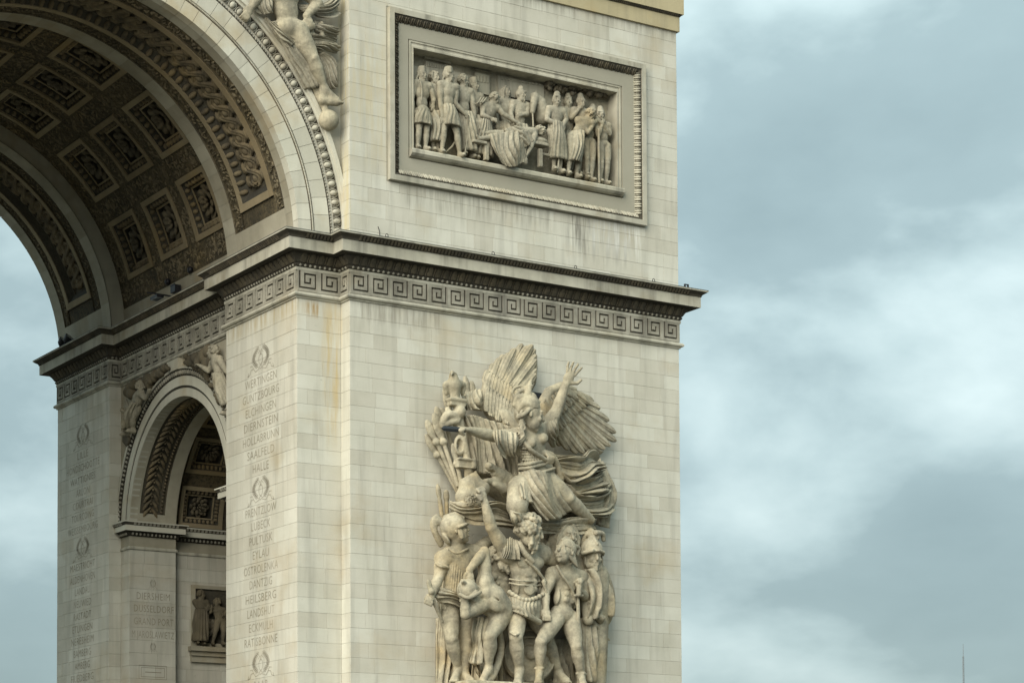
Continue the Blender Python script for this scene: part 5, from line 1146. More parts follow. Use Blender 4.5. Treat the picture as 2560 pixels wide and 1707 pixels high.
# --- nude youth
H = 5.35; c = Carve()
J = JJ(g2, head=(1268, 425, 2.0), neck=(1290, 565, 1.7), chest=(1275, 690, 1.65), pelvis=(1250, 960, 1.65), lsh=(1160, 610, 1.75), rsh=(1415, 640, 1.6), lel=(1092, 780, 1.8), lwr=(1105, 910, 2.0), rel=(1455, 820, 1.6), rwr=(1405, 760, 2.0), lhip=(1185, 1010, 1.7), rhip=(1320, 1010, 1.65), lkn=(1060, 1205, 2.15), lan=(1048, 1445, 1.9), lto=(1030, 1555, 2.4), rkn=(1370, 1245, 2.0), ran=(1412, 1490, 1.75), rto=(1430, 1575, 2.1))
body(c, J, H); head(c, J['head'], (-0.82, -0.42, 0.32), H, s=1.15); hand(c, J['lwr'], J['lwr'] - J['lel'], (-.4, -1, 0), H * 1.1, 'fist'); hand(c, J['rwr'], (-.2, -.5, 1), (.3, -1, 0), H * 1.1, 'fist', -1)
c.curve([g2(1200, 540, 2.0), g2(1260, 640, 2.12), g2(1330, 740, 2.05), g2(1375, 880, 1.9)], .05, .05, .015)
for k_, an_ in ((0, 'l'), (1, 'r')): p = J[an_ + 'an']; c.curve([p + A3((-.17, 0, .02)), p + A3((0, -.16, .02)), p + A3((.17, 0, .02))], .05, .05, .02)
yo = carve(c, 'youth', cell=0.024)
c = Carve(); helmet(c, J['head'] + A3((.03, 0, .04)), (-0.82, -0.42, 0.32), H, s=1.2, brim=False, cheek=False)
for i in range(7): c.chain([g2(1300, 370 + 14 * i, 2.2), g2(1345 + 6 * i, 400 + 24 * i, 2.15)], [.05, .035], .02)
c.curve([g2(1310, 360, 2.0), g2(1390, 380, 1.8), g2(1380, 440, 1.8)], .08, .06, .03); carve(c, 'helmet', yo, cell=.024)
c = Carve(); c.chain([g2(1398, 690, 2.1), g2(1392, 790, 2.12)], .09, .02); c.ball(g2(1398, 680, 2.1), .13, .02); c.chain([g2(1360, 800, 2.12), g2(1425, 800, 2.05)], .05, .02); c.ell(g2(1388, 960, 2.0), (.7, .075, .04), ((0, 0, 1), (1, 0, 0), (0, 1, 0)), .02); carve(c, 'sword', yo, cell=.024)
# --- long-haired old man behind the youth
H = 5.8; c = Carve(); hd = g2(1285, 285, 1.35); head(c, hd, (0.0, -1, -0.05), H, hair='long', beard=.10, seed=9, s=1.12); c.chain([hd - A3((0, -.1, .3)), g2(1330, 560, .9)], [.28, .5], .1); c.ell(g2(1340, 560, .9), (.8, .45, .5), k=.2)
for i in range(12): c.curve([hd + A3((-.30 + .05 * i, -.15, .30 - .05 * abs(i - 6))), hd + A3((-.42 + .075 * i, -.15, -.05)), hd + A3((-.45 + .08 * i, .0, -.55))], .07, .05, .025) if i not in (4, 5, 6, 7) else None
carve(c, 'old_man', cell=0.024)
# --- cloaked soldier at the right edge
H = 5.7; c = Carve(); hd = g2(1508, 455, 1.55); head(c, hd, (-0.1, -1, -0.12), H, beard=.035, seed=2, s=1.1)
c.chain([hd - A3((0, -.15, .3)), g2(1520, 640, 1.2), g2(1530, 1000, 1.0), g2(1520, 1540, .95)], [.25, .55, .5, .45], .15)
for pts in ([(1500, 700, 1.75), (1560, 780, 1.6), (1600, 800, 1.3)], [(1500, 860, 1.7), (1570, 830, 1.6), (1620, 780, 1.2)], [(1490, 920, 1.7), (1560, 960, 1.6), (1620, 930, 1.2)]): c.curve([g2(*p) for p in pts], .10, .08, .03)
c.chain([g2(1450, 850, 1.5), g2(1475, 1000, 1.6)], [.2, .18], .06); c.ball(g2(1475, 1010, 1.65), .2, .06)
so_ = carve(c, 'cloaked_soldier')
drape(so_, [[g2(1425, 560, 1.3), g2(1500, 570, 1.7), g2(1600, 580, 1.3)], [g2(1470, 700, 1.5), g2(1540, 720, 1.75), g2(1630, 700, 1.3)], [g2(1480, 850, 1.55), g2(1550, 860, 1.7), g2(1640, 830, 1.2)], [g2(1480, 990, 1.5), g2(1540, 1000, 1.6), g2(1620, 960, 1.1)]], 5, .24, 20)
drape(so_, [[g2(1470, 860, 1.6), g2(1530, 900, 1.75), g2(1600, 1000, 1.3)], [g2(1490, 960, 1.65), g2(1540, 1000, 1.7), g2(1590, 1080, 1.3)]], 4, .14, 21)
drape(so_, [[g2(1395, 1000, 1.3), g2(1480, 1000, 1.5), g2(1590, 1010, 1.1)], [g2(1400, 1250, 1.35), g2(1480, 1260, 1.5), g2(1585, 1260, 1.1)], [g2(1400, 1540, 1.35), g2(1480, 1560, 1.5), g2(1575, 1530, 1.05)]], 5, .14, 22)
c = Carve(); helmet(c, hd + A3((0, 0, .03)), (-0.1, -1, 0), H, s=1.32, peak=.04)
c.chain([g2(1420, 430, 1.7), g2(1510, 405, 2.0), g2(1600, 435, 1.6)], .07, .03)
for i in range(9): c.curve([g2(1550, 290, 1.6), g2(1500 - 6 * i, 225 + 5 * i, 1.4), g2(1440 - 4 * i, 300 + 12 * i, 1.1), g2(1420, 380 + 8 * i, .9)], .09, .06, .03)
c.curve([g2(1545, 250, 1.7), g2(1600, 260, 1.6), g2(1610, 310, 1.5)], .10, .08, .03); carve(c, 'helmet', so_, cell=.024)
c = Carve(); c.curve([g2(1530, 540, .75), g2(1620, 590, .85), g2(1680, 740, .9), g2(1690, 880, .9), g2(1660, 1010, .85), g2(1600, 1085, .8)], .085, .085, .02, 30)
sh_ = carve(c, 'shield', so_, cell=.03)
drape(so_, [[g2(1530, 540, .7), g2(1500, 800, .35), g2(1560, 1085, .7)], [g2(1620, 590, .8), g2(1610, 800, .55), g2(1600, 1075, .75)], [g2(1660, 680, .86), g2(1690, 830, .88), g2(1650, 1020, .84)]], 1, .02, 77, name='shield_hollow', fine=.1)
c = Carve(); c.chain([g2(1500, 1010, 1.6), g2(1660, 1190, 1.2)], [.10, .03], .02); carve(c, 'sheathed_sword', so_, cell=.024)
# --- curly-haired man half hidden, and the fallen shield
H = 5.6; c = Carve(); hd = g2(690, 480, 1.35); head(c, hd, (0.5, -0.8, 0.1), H, hair='curly', beard=.04, seed=12, s=1.1); c.chain([hd - A3((0, -.1, .3)), g2(690, 680, 1.0), g2(700, 900, .9)], [.24, .45, .4], .1)
rs = random.Random(8)
for i in range(40): c.ball(g2(rs.uniform(640, 760), rs.uniform(360, 760), rs.uniform(1.2, 1.4)), rs.uniform(.05, .11), .02)
carve(c, 'curly_haired_man', cell=0.024)
c = Carve(); sc_ = g2(950, 1330, 1.0); n_ = unit((-.25, -1, .1)); c.ell(sc_, (.95, .95, .22), ((1, -.25, 0), (0, 0, 1), n_), .03)
for rr in (.86, .62, .38): c.chain([sc_ + n_ * (.15 + .10 * (1 - rr)) + A3((math.cos(t) * rr, -.25 * math.cos(t) * rr, math.sin(t) * rr)) for t in np.linspace(0, 6.29, 25)], .045, .02)
c.ball(sc_ + n_ * .25, .18, .05); carve(c, 'fallen_shield', label='round ringed shield leaning behind the legs')

mb = MB(); a, b_ = g1(985, 488, .28), g1(1085, 575, .28); mb.box(a[0], b_[0], -.30, -.02, b_[2], a[2]); mb.box(a[0] - .05, a[0] + .08, -.33, -.305, b_[2], a[2]); o = mb.obj('iron_brace', M['sword'], GROUP); o['label'] = 'dark metal plate behind the helmet, between the wings'
# ------------------------------------------------------------------ framed relief above the cornice
def pz(x, y, d): return on_y(960 + x / 2.8, 10 + y / 2.8, -d)
PANEL = thing('relief_panel', 'framed stone relief of mourners round a dying man, high on the pier above the cornice', 'relief', (15.7, -0.1, 24.0))
X0, X1, Z0, Z1 = 10.40, 20.93, 24.02, 29.85
def frame_loops(mb, loops):
    rows = []
    for (l, r, b, t, y) in loops: rows.append([(X0 + l, y, Z0 + b), (X1 - r, y, Z0 + b), (X1 - r, y, Z1 - t), (X0 + l, y, Z1 - t)])
    mb.grid(rows, True)
def pp(mb, name, mat, parent=PANEL, smooth=False, kind=None): return mb.obj(name, M[mat], parent, smooth, kind)
mb = MB(); frame_loops(mb, [(0, 0, 0, 0, .05), (0, 0, 0, 0, -.17), (.18, .18, .18, .18, -.17), (.18, .18, .18, .18, -.12)]); pp(mb, 'outer_frame', 'trim')
mb = MB(); frame_loops(mb, [(.18, .18, .18, .18, -.13), (.26, .26, .26, .26, -.10), (.36, .36, .36, .36, 0.0), (.44, .44, .44, .44, .03), (.52, .52, .52, .52, .085)])
lm = pp(mb, 'leaf_moulding', 'soot2')
mb = MB(); frame_loops(mb, [(.51, .51, .51, .51, .08), (.88, 1.0, .93, .93, .08)]); pp(mb, 'field', 'panel')
mb = MB(); frame_loops(mb, [(.85, .98, .93, .91, .09), (.85, .98, .93, .91, .03), (.91, 1.03, .97, .97, .03), (.92, 1.04, .98, .98, .06), (.97, 1.09, 1.0, 1.03, .06), (.98, 1.10, 1.02, 1.10, .035), (1.02, 1.13, 1.05, 1.15, .035), (1.02, 1.13, 1.05, 1.15, .66)]); pp(mb, 'inner_frame', 'panel')
mb = MB(); mb.add([(X0 + .9, .64, Z0 + .9), (X1 - 1, .64, Z0 + .9), (X1 - 1, .64, Z1 - 1), (X0 + .9, .64, Z1 - 1)], [(0, 1, 2, 3)]); bk = pp(mb, 'background', 'relief')
mb = MB(); xa, xb = X0 + .84, X1 - .97
prof = [(.62, 25.24), (-.13, 25.22), (-.17, 25.17), (-.17, 25.06), (-.10, 24.99), (-.02, 24.95), (.1, 24.94)]
mb.grid([[(xa, y, z) for y, z in prof], [(xb, y, z) for y, z in prof]]); mb.add([(xa, y, z) for y, z in prof], [tuple(range(7))]); mb.add([(xb, y, z) for y, z in prof], [tuple(reversed(range(7)))]); pp(mb, 'ledge', 'panel')
# leaves and pearls of the frame moulding
lvs = (MB(), MB()); prl = MB()
for side in range(4):
    lv = lvs[side > 1]
    xs_, xe_, zs_, ze_ = X0 + .34, X1 - .34, Z0 + .34, Z1 - .34
    a, b_, inn = ((xs_, zs_), (xe_, zs_), (0, 1)), None, None
    A_, B_, I_ = [((xs_, zs_), (xe_, zs_), (0, 1)), ((xe_, zs_), (xe_, ze_), (-1, 0)), ((xe_, ze_), (xs_, ze_), (0, -1)), ((xs_, ze_), (xs_, zs_), (1, 0))][side]
    A_, B_, I_ = np.array(A_, float), np.array(B_, float), np.array(I_, float); Ln = np.linalg.norm(B_ - A_); dd = (B_ - A_) / Ln; n_ = round(Ln / .24)
    for j in range(n_):
        c0 = A_ + dd * Ln * (j + .5) / n_
        for s in (-1, 1): q = c0 + dd * s * .042; lv.ell((q[0], -.055, q[1]), (dd[0] * .045, 0, dd[1] * .045), (I_[0] * .12, .09, I_[1] * .12), (I_[0] * -.03, -.06, I_[1] * -.03), 7, 4)
        q = c0 + dd * .12; lv.ell((q[0], -.03, q[1]), (dd[0] * .025, 0, dd[1] * .025), (I_[0] * .11, .08, I_[1] * .11), (0, -.05, 0), 5, 4)
    n2 = round(Ln / .145)
    for j in range(n2): q = A_ + dd * Ln * (j + .5) / n2 + I_ * .145; prl.ell((q[0], .045, q[1]), (.036, 0, 0), (0, .04, 0), (0, 0, .036), 6, 4)
pp(lvs[0], 'pale_leaves', 'panel', lm, True, 'stuff'); pp(lvs[1], 'blackened_leaves', 'soot', lm, True, 'stuff'); pp(prl, 'pearls', 'key', lm, True, 'stuff')
def fig(fn, hd, pv, fl, fr_, wl, wr, H, look=(0, -1, 0), name='relief_figure', parent=PANEL, el=None, er=None, hair=None, beard=None, hat=None, robe=None, back=False, cell=.02, mat='relief', lean=0.0, width=1.0, clip=.62, axis=None, extra=None, female=False, deep=.9, muscle=False):
    hd, pv, fl, fr_ = fn(*hd), fn(*pv), fn(*fl), fn(*fr_); wl = fn(*wl) if wl else None; wr = fn(*wr) if wr else None
    lat = A3(axis) if axis is not None else A3((1, -.05, 0)); up = unit(hd - pv); neck = hd - up * .085 * H; ch = neck * .66 + pv * .34
    J = dict(head=hd, neck=neck, chest=ch, pelvis=pv, lsh=neck - lat * .105 * H * width - up * .035 * H, rsh=neck + lat * .105 * H * width - up * .035 * H)
    fwd = unit(np.cross(lat, (0, 0, 1))); fwd = fwd if fwd @ (FW * -1) > 0 else -fwd
    for q, f, w, e in (('l', fl, wl, el), ('r', fr_, wr, er)):
        sg = -1 if q == 'l' else 1
        J[q + 'hip'] = pv + lat * sg * .05 * H - up * .02 * H; J[q + 'an'] = f + A3((0, 0, .035 * H)); J[q + 'to'] = f + fwd * .1 * H + lat * sg * .02 * H
        J[q + 'kn'] = J[q + 'hip'] * .48 + J[q + 'an'] * .52 + fwd * .03 * H
        if w is None: w = J[q + 'sh'] + lat * sg * .03 * H - A3((0, 0, .33 * H)) + fwd * .03 * H
        J[q + 'wr'] = w; J[q + 'el'] = fn(*e) if e else (J[q + 'sh'] * .5 + w * .5 - A3((0, 0, .05 * H)) + lat * sg * .03 * H)
    c = Carve(); body(c, J, H, deep=deep, muscles=muscle and not back, female=female); head(c, hd, look, H, hair=hair, beard=beard, s=1.12)
    for q in ('l', 'r'): hand(c, J[q + 'wr'], J[q + 'wr'] - J[q + 'el'], (0, -1, 0), H * 1.1, 'rest')
    if hat == 'shako': c.chain([hd + up * .045 * H, hd + up * .085 * H], [.050 * H, .040 * H], .01 * H); c.chain([hd + unit(look) * .05 * H + up * .04 * H + lat * .03 * H, hd + unit(look) * .06 * H + up * .04 * H - lat * .03 * H], .012 * H, .01 * H)
    if hat == 'helmet': helmet(c, hd, look, H, s=1.25, peak=.03)
    if hat == 'turban':
        for k in range(4): c.curve([hd + up * (.03 + .018 * k) * H - lat * (.055 - .006 * k) * H, hd + up * (.035 + .018 * k) * H + fwd * .05 * H, hd + up * (.03 + .018 * k) * H + lat * (.055 - .006 * k) * H], .016 * H, .016 * H, .006 * H)
        c.ball(hd + up * .07 * H, .05 * H, .02 * H); c.curve([hd - lat * .04 * H + up * .03 * H, hd - lat * .07 * H - up * .05 * H, hd - lat * .09 * H - up * .12 * H], .015 * H, .01 * H, .01 * H)
    if extra: extra(c, J, H, lat, up, fwd)
    o = link(name, c.mesh(name, mat, cell, clip), parent)
    if robe:
        y0, y1, wt, wb, n, am = robe; a = pv + up * y0 * H; zz = max(fl[2], fr_[2]) + y1 * H; b_ = A3(((fl[0] + fr_[0]) / 2, (fl[1] + fr_[1]) / 2, zz)); m_ = a * .5 + b_ * .5
        net = [[p - lat * w * H - fwd * .0 * H, p - lat * w * .5 * H + fwd * g * H, p + lat * w * .5 * H + fwd * g * H, p + lat * w * H] for p, w, g in ((a, wt, .07), (m_, (wt + wb) / 2 * 1.05, .10), (b_, wb, .09))]
        drape(o, net, n, am * H, int(abs(hd[0]) * 97) % 1000, mat=mat, thick=.03, nv=16)
    return o
R_ = pz
fig(R_, (265, 500, -.25), (265, 770, -.2), (235, 1015, -.15), (290, 1025, -.15), None, (345, 700, -.2), 2.75, (.2, -.9, 0), name='water_carrier', back=True, hat='turban', robe=(.06, .30, .085, .10, 5, .022), extra=lambda c, J, H, lat, up, fwd: (c.ell(pz(275, 745, -.02), (.22, .12, .18), k=.03), c.curve([pz(250, 520, -.05), pz(265, 600, 0), pz(262, 680, 0)], .03, .02, .01)))
fig(R_, (350, 520, -.42), (350, 790, -.42), (345, 1030, -.35), (375, 1040, -.3), None, None, 2.75, (.4, -.9, 0), name='bystander', hair='curly', beard=.03, robe=(.05, .10, .09, .10, 5, .025))
fig(R_, (450, 505, -.08), (445, 745, -.1), (405, 1045, -.05), (530, 1068, .05), (408, 790, .02), (572, 775, -.02), 2.85, (.9, -.4, 0), name='turbaned_man', hat='turban', el=(395, 690, -.08), er=(500, 700, -.1), robe=(.05, .33, .09, .10, 5, .02), beard=.03)
fig(R_, (552, 540, -.32), (560, 790, -.3), (560, 1055, -.25), (610, 1075, -.25), None, (628, 850, -.2), 2.75, (.9, -.4, -.1), name='robed_man', hair='curly', robe=(.05, .03, .09, .11, 6, .03), beard=.035)
fig(R_, (772, 665, -.15), (685, 850, -.25), (650, 1085, -.25), (700, 1090, -.25), (745, 800, 0), (925, 828, -.05), 2.7, (.85, -.3, -.4), name='kneeling_doctor', hair='curly', er=(830, 770, -.1), el=(690, 780, -.1), robe=(.06, .03, .09, .13, 7, .03), extra=lambda c, J, H, lat, up, fwd: [c.curve([pz(640 + 18 * k, 700 - 6 * k, -.1), pz(660 + 16 * k, 690, -.03), pz(680 + 20 * k, 655, -.1)], .025, .025, .01) for k in range(3)])
fig(R_, (955, 640, -.35), (945, 880, -.35), (920, 1080, -.4), (970, 1080, -.4), (900, 800, -.2), (970, 775, -.15), 2.75, (.5, -.85, 0), name='bearded_attendant', hat='shako', beard=.05, robe=(.06, .05, .10, .12, 5, .025))
fig(R_, (1208, 680, -.08), (1195, 890, -.12), (1190, 1165, -.08), (1232, 1180, -.08), (1225, 850, .08), (1245, 865, .08), 2.85, (-.3, -.95, 0), name='officer', hat='shako', el=(1140, 810, 0), er=(1275, 810, -.05), robe=(.10, .13, .10, .115, 6, .02))
fig(R_, (1375, 690, -.38), (1380, 930, -.38), (1365, 1200, -.35), (1400, 1200, -.35), (1370, 730, -.2), None, 2.75, (.1, -.9, -.3), name='grieving_soldier', hat='shako', el=(1310, 800, -.25))
fig(R_, (1440, 775, .0), (1335, 930, -.08), (1290, 1195, .05), (1350, 1215, -.05), (1475, 830, .0), (1480, 830, -.1), 2.75, (.6, -.3, -.75), name='weeping_officer', hair='curly', el=(1425, 900, .05), er=(1430, 890, -.12), robe=(.08, .17, .095, .10, 6, .02))
fig(R_, (1455, 760, -.42), (1430, 960, -.25), (1420, 1225, -.2), (1450, 1240, -.2), None, None, 2.75, (0, -.9, -.2), name='musketeer', hat='shako')
fig(R_, (1517, 780, -.2), (1535, 985, -.25), (1515, 1250, -.2), (1555, 1262, -.2), (1525, 850, -.05), (1515, 830, -.05), 2.7, (-.5, -.8, -.2), name='sentry', hat='shako', el=(1500, 920, -.1), er=(1580, 910, -.15), extra=lambda c, J, H, lat, up, fwd: c.chain([pz(1503, 880, 0), pz(1507, 1250, 0)], .045, .02))
fig(R_, (625, 575, -.5), (625, 820, -.5), (615, 1060, -.45), (650, 1065, -.45), None, None, 2.7, (.6, -.8, 0), name='onlooker', hat='turban', robe=(.05, .05, .10, .12, 6, .03))
fig(R_, (1290, 690, -.5), (1290, 930, -.5), (1280, 1180, -.45), (1310, 1185, -.45), None, None, 2.75, (-.4, -.9, 0), name='rear_soldier', hat='shako', robe=(.05, .2, .10, .11, 5, .03))
fig(R_, (850, 620, -.52), (850, 860, -.52), (840, 1080, -.5), (870, 1085, -.5), None, None, 2.7, (.3, -.9, 0), name='hooded_man', hair='long', robe=(.05, .05, .10, .12, 6, .03))
# dying man on a bench
c = Carve(); H = 2.7
c.chain([pz(1040, 905, -.05), pz(960, 905, .0), pz(880, 915, .0)], [.20, .21, .19], .06); c.chain([pz(880, 915, 0), pz(780, 905, .05), pz(690, 905, .05)], [.15, .11, .07], .04); c.chain([pz(690, 905, .05), pz(672, 870, .05)], [.06, .04], .02); c.chain([pz(860, 930, .1), pz(760, 935, .12), pz(660, 945, .12), pz(650, 925, .15)], [.14, .10, .07, .05], .04)
head(c, pz(1092, 885, -.05), (-.1, -.6, .75), H, up=(1, -.1, .1), hair='curly', s=1.05, seed=3); limb(c, pz(1055, 915, .1), pz(1030, 1000, .2), pz(995, 1062, .2), (.040, .038, .030, .030, .02), H); hand(c, pz(993, 1068, .2), (-.2, -.2, -1), (0, -1, 0), H * 1.2, 'rest')
dm_ = link('dying_man', c.mesh('dying_man', 'relief', .02, .62), PANEL)
drape(dm_, [[pz(740, 925, .1), pz(830, 900, .25), pz(930, 890, .25), pz(1010, 890, .2)], [pz(750, 980, .2), pz(830, 990, .3), pz(920, 990, .3), pz(1000, 970, .22)], [pz(790, 1060, .2), pz(850, 1080, .28), pz(920, 1070, .28), pz(985, 1050, .2)], [pz(830, 1110, .18), pz(870, 1140, .22), pz(920, 1135, .22), pz(960, 1110, .18)]], 6, .12, 41, mat='relief', nv=30)
drape(dm_, [[pz(840, 880, .22), pz(900, 860, .25), pz(960, 860, .2)], [pz(900, 940, .3), pz(960, 920, .3), pz(1010, 900, .2)], [pz(980, 1010, .25), pz(1010, 990, .25), pz(1040, 960, .2)]], 4, .08, 42, mat='relief')
c = Carve(); c.box(pz(655, 975, .05), (.28, .2, .05), rd=.02); c.box(pz(715, 1040, .12), (.08, .08, .28), rd=.02); link('bench_foot_end', c.mesh('bench_foot_end', 'relief', .022, .62), PANEL)
c = Carve(); c.box(pz(1075, 985, .0), (.35, .2, .06), rd=.02); c.box(pz(1092, 1080, .08), (.075, .08, .32), rd=.02); c.box(pz(1150, 1060, -.02), (.3, .05, .05), rd=.02); c.ell(pz(1095, 960, .0), (.30, .15, .12), k=.03); link('bench_head_end', c.mesh('bench_head_end', 'relief', .022, .62), PANEL)
c = Carve(); c.chain([pz(1110, 790, -.38), pz(1090, 700, -.3), pz(1055, 650, -.25)], [.30, .24, .15], .08); c.chain([pz(1055, 655, -.22), pz(1045, 720, -.1), pz(1040, 755, -.08)], [.15, .11, .09], .05); c.chain([pz(1060, 640, -.22), pz(1066, 610, -.22)], [.05, .02], .02); c.ball(pz(1036, 690, -.08), .035, .02); c.chain([pz(1040, 760, -.05), pz(1045, 860, -.05)], .03, .02)
for k in range(8): c.curve([pz(1070 + 8 * k, 640 + 22 * k, -.2), pz(1095 + 8 * k, 655 + 22 * k, -.2), pz(1100 + 8 * k, 690 + 22 * k, -.22)], .04, .02, .02)
link('horse', c.mesh('horse', 'relief', .02, .62), PANEL)
# low relief houses and foliage on the background
mb = MB()
def slab(x0, y0, x1, y1, d, t=.05):
    a, b_ = pz(x0, y0, d), pz(x1, y1, d); mb.box(min(a[0], b_[0]), max(a[0], b_[0]), -d, .66, min(a[2], b_[2]), max(a[2], b_[2]))
for q in ((292, 400, 462, 620, -.56), (285, 380, 470, 402, -.52), (470, 470, 640, 640, -.58), (640, 480, 740, 640, -.55), (625, 455, 755, 482, -.52), (800, 500, 1120, 700, -.57), (790, 470, 1130, 502, -.53), (200, 430, 280, 640, -.60)): slab(*q)
for k in range(9): slab(305 + 17 * k, 412 + 2 * k, 314 + 17 * k, 440 + 2 * k, -.53)
for k in range(4): slab(655 + 22 * k, 500 + 3 * k, 667 + 22 * k, 545 + 3 * k, -.52)
for k in range(12): slab(822 + 24 * k, 515 + 4 * k, 834 + 24 * k, 530 + 4 * k, -.54)
pp(mb, 'carved_houses', 'panel', bk)
c = Carve(); rs = random.Random(21)
for k in range(90): x = rs.uniform(1130, 1590); c.ball(pz(x, 560 + (x - 1130) * .12 + rs.uniform(-45, 50), -.55 + rs.uniform(0, .18)), rs.uniform(.05, .12), .02)
link('carved_foliage', c.mesh('carved_foliage', 'soot', .022, .63), bk)
for q in ((1220, 900, 1215, 1180, .1), (588, 780, 565, 1060, .02), (500, 960, 430, 1040, -.1)):
    mb = MB(); a, b_ = pz(q[0], q[1], q[4]), pz(q[2], q[3], q[4]); mb.tube([a, a * .5 + b_ * .5 + A3((.05, -.02, 0)), b_], [.035, .04, .02], 6); pp(mb, 'sabre', 'relief', PANEL, True)
# ------------------------------------------------------------------ flying figure in the spandrel of the great arch
def sp(x, y, d): return on_y(620 + x / 4.75, y / 4.75, D1 - d)
SPN = thing('spandrel_figure', 'large stone relief of a draped flying figure in the spandrel beside the great arch', 'relief', sp(960, 1480, 0.0))
H = 5.7; c = Carve()
J = {k: sp(*v) for k, v in dict(head=(440, -330, .5), neck=(430, -210, .45), chest=(425, -80, .42), pelvis=(480, 330, .42), lsh=(270, -170, .4), rsh=(590, -170, .4), lel=(120, -40, .4), lwr=(40, 90, .4), rel=(830, 50, .5), rwr=(690, 190, .62), lhip=(420, 390, .4), rhip=(590, 370, .45), rkn=(770, 700, .62), ran=(905, 1050, .45), rto=(1030, 1215, .55), lkn=(640, 720, .45), lan=(835, 1120, .4), lto=(930, 1330, .5)).items()}
body(c, J, H, female=True, deep=.85, legs=(0, 1)); limb(c, sp(430, 400, .3), sp(660, 760, .22), sp(838, 1120, .22), (.052, .048, .032, .034, .021), H); foot(c, sp(838, 1120, .22), sp(930, 1330, .4), H); head(c, J['head'], (-.5, -.8, 0), H, hair='curly'); hand(c, J['rwr'], sp(740, 290, .65) - J['rwr'], (0, -1, 0), H * 1.1, 'fist'); hand(c, J['lwr'], J['lwr'] - J['lel'], (0, -1, 0), H, 'rest')
c.ball(sp(470, 195, .83), .05, .03, True); c.ell(sp(960, 1430, .3), (.34, .34, .34), k=.04); c.ball(sp(770, 700, .8), .03, .02)
spn = link('flying_figure', c.mesh('flying_figure', 'statue', .035, D1), SPN)
for i, (net, fo, am) in enumerate((
    ([[sp(210, 200, .3), sp(260, 260, .4), sp(330, 250, .5)], [sp(330, 400, .3), sp(400, 420, .5), sp(480, 420, .55)], [sp(430, 560, .2), sp(510, 540, .5), sp(600, 500, .5)]], 6, .10),
    ([[sp(380, 430, .25), sp(450, 480, .5), sp(540, 500, .45)], [sp(500, 640, .25), sp(560, 660, .5), sp(640, 680, .4)], [sp(600, 820, .2), sp(670, 830, .42), sp(740, 830, .3)], [sp(720, 1030, .15), sp(770, 1050, .35), sp(830, 1040, .22)]], 6, .12),
    ([[sp(90, -60, .2), sp(170, -80, .4), sp(270, -60, .4)], [sp(100, 60, .3), sp(180, 60, .5), sp(280, 60, .4)], [sp(170, 160, .3), sp(220, 170, .45), sp(270, 160, .35)]], 5, .12),
    ([[sp(560, 60, .2), sp(640, 140, .3), sp(700, 60, .4)], [sp(760, 60, .4), sp(780, 150, .5), sp(800, 190, .5)], [sp(930, 30, .4), sp(960, 140, .5), sp(950, 220, .45)], [sp(1030, -100, .25), sp(1060, 60, .3), sp(1040, 160, .25)]], 5, .13),
    ([[sp(700, 270, .3), sp(780, 330, .45), sp(760, 430, .4)], [sp(850, 270, .35), sp(900, 350, .45), sp(880, 440, .4)], [sp(1000, 330, .25), sp(1050, 400, .3), sp(1040, 480, .25)]], 5, .12),
    ([[sp(760, 430, .4), sp(780, 520, .4), sp(800, 600, .35)], [sp(900, 440, .45), sp(920, 540, .45), sp(900, 640, .4)], [sp(1030, 480, .35), sp(1060, 580, .35), sp(1040, 640, .3)]], 5, .13),
    ([[sp(800, 560, .3), sp(840, 640, .35), sp(890, 620, .35)], [sp(860, 780, .3), sp(940, 780, .35), sp(1040, 720, .25)], [sp(920, 950, .2), sp(980, 960, .3), sp(1060, 900, .2)], [sp(960, 1060, .15), sp(1000, 1050, .2), sp(1050, 1000, .12)]], 6, .13))):
    drape(spn, net, fo, am, 60 + i, nv=24, mat='relief')
c = Carve(); rs = random.Random(4)
for k in range(40): c.ball(sp(rs.uniform(690, 900), rs.uniform(270, 430), rs.uniform(.35, .5)), rs.uniform(.05, .10), .02)
link('wreath', c.mesh('wreath', 'statue', .03, D1), SPN)
mb = MB()
for k in range(16): t = k / 15; feather(mb, sp(560 + 80 * t, -60 + 40 * t, .12), sp(960 - 250 * t, -250 + 20 * t, .12), .3, (0, -1, 0), 0, .05)
mb.obj('wing', M['statue'], SPN, True)
mb = MB(); mb.add([sp(-150, -250, .004), sp(-150, -250, .004)], []) if False else None
# ------------------------------------------------------------------ spandrel reliefs of the small arch
def sk(x, y, d): return on_x(280 + x / 5.407, 840 + y / 5.407, XR - d)
SL = thing('small_spandrel_relief', 'weathered relief figure with a harp beside the far haunch of the small arch', 'relief', sk(180, 1450, .1))
def ax_fig(fn, **k): return fig(fn, axis=(-.1, -1, 0), clip=None, cell=.026, mat='relief', **k)
ax_fig(sk, hd=(395, 690, .35), pv=(330, 960, .3), fl=(215, 1330, .2), fr_=(290, 1290, .25), wl=(230, 960, .4), wr=(470, 800, .35), H=3.0, look=(-.6, -.8, 0), name='harpist', parent=SL, hair='curly', robe=(.05, .05, .10, .10, 6, .03))
mb = MB()
for k in range(9): a = sk(150 + 13 * k, 990 + 8 * k, .25); b_ = sk(190 + 13 * k, 1230 - 10 * k, .3); mb.tube([a, b_], .03, 5)
mb.tube([sk(185, 870, .4), sk(262, 1060, .4)], .07, 6); mb.tube([sk(130, 1000, .3), sk(250, 1060, .35)], .08, 6); mb.tube([sk(130, 1000, .3), sk(240, 1260, .3)], .06, 6); mb.obj('harp', M['relief'], SL, True)
c = Carve(); rs = random.Random(31)
for (x, y, r) in ((250, 700, .22), (270, 780, .24), (220, 760, .2), (480, 600, .28), (590, 530, .22), (400, 620, .18), (520, 660, .2), (660, 500, .2), (720, 440, .16), (300, 660, .2)): c.ell(sk(x, y, .15), (.2, r * 1.1, r), k=.04)
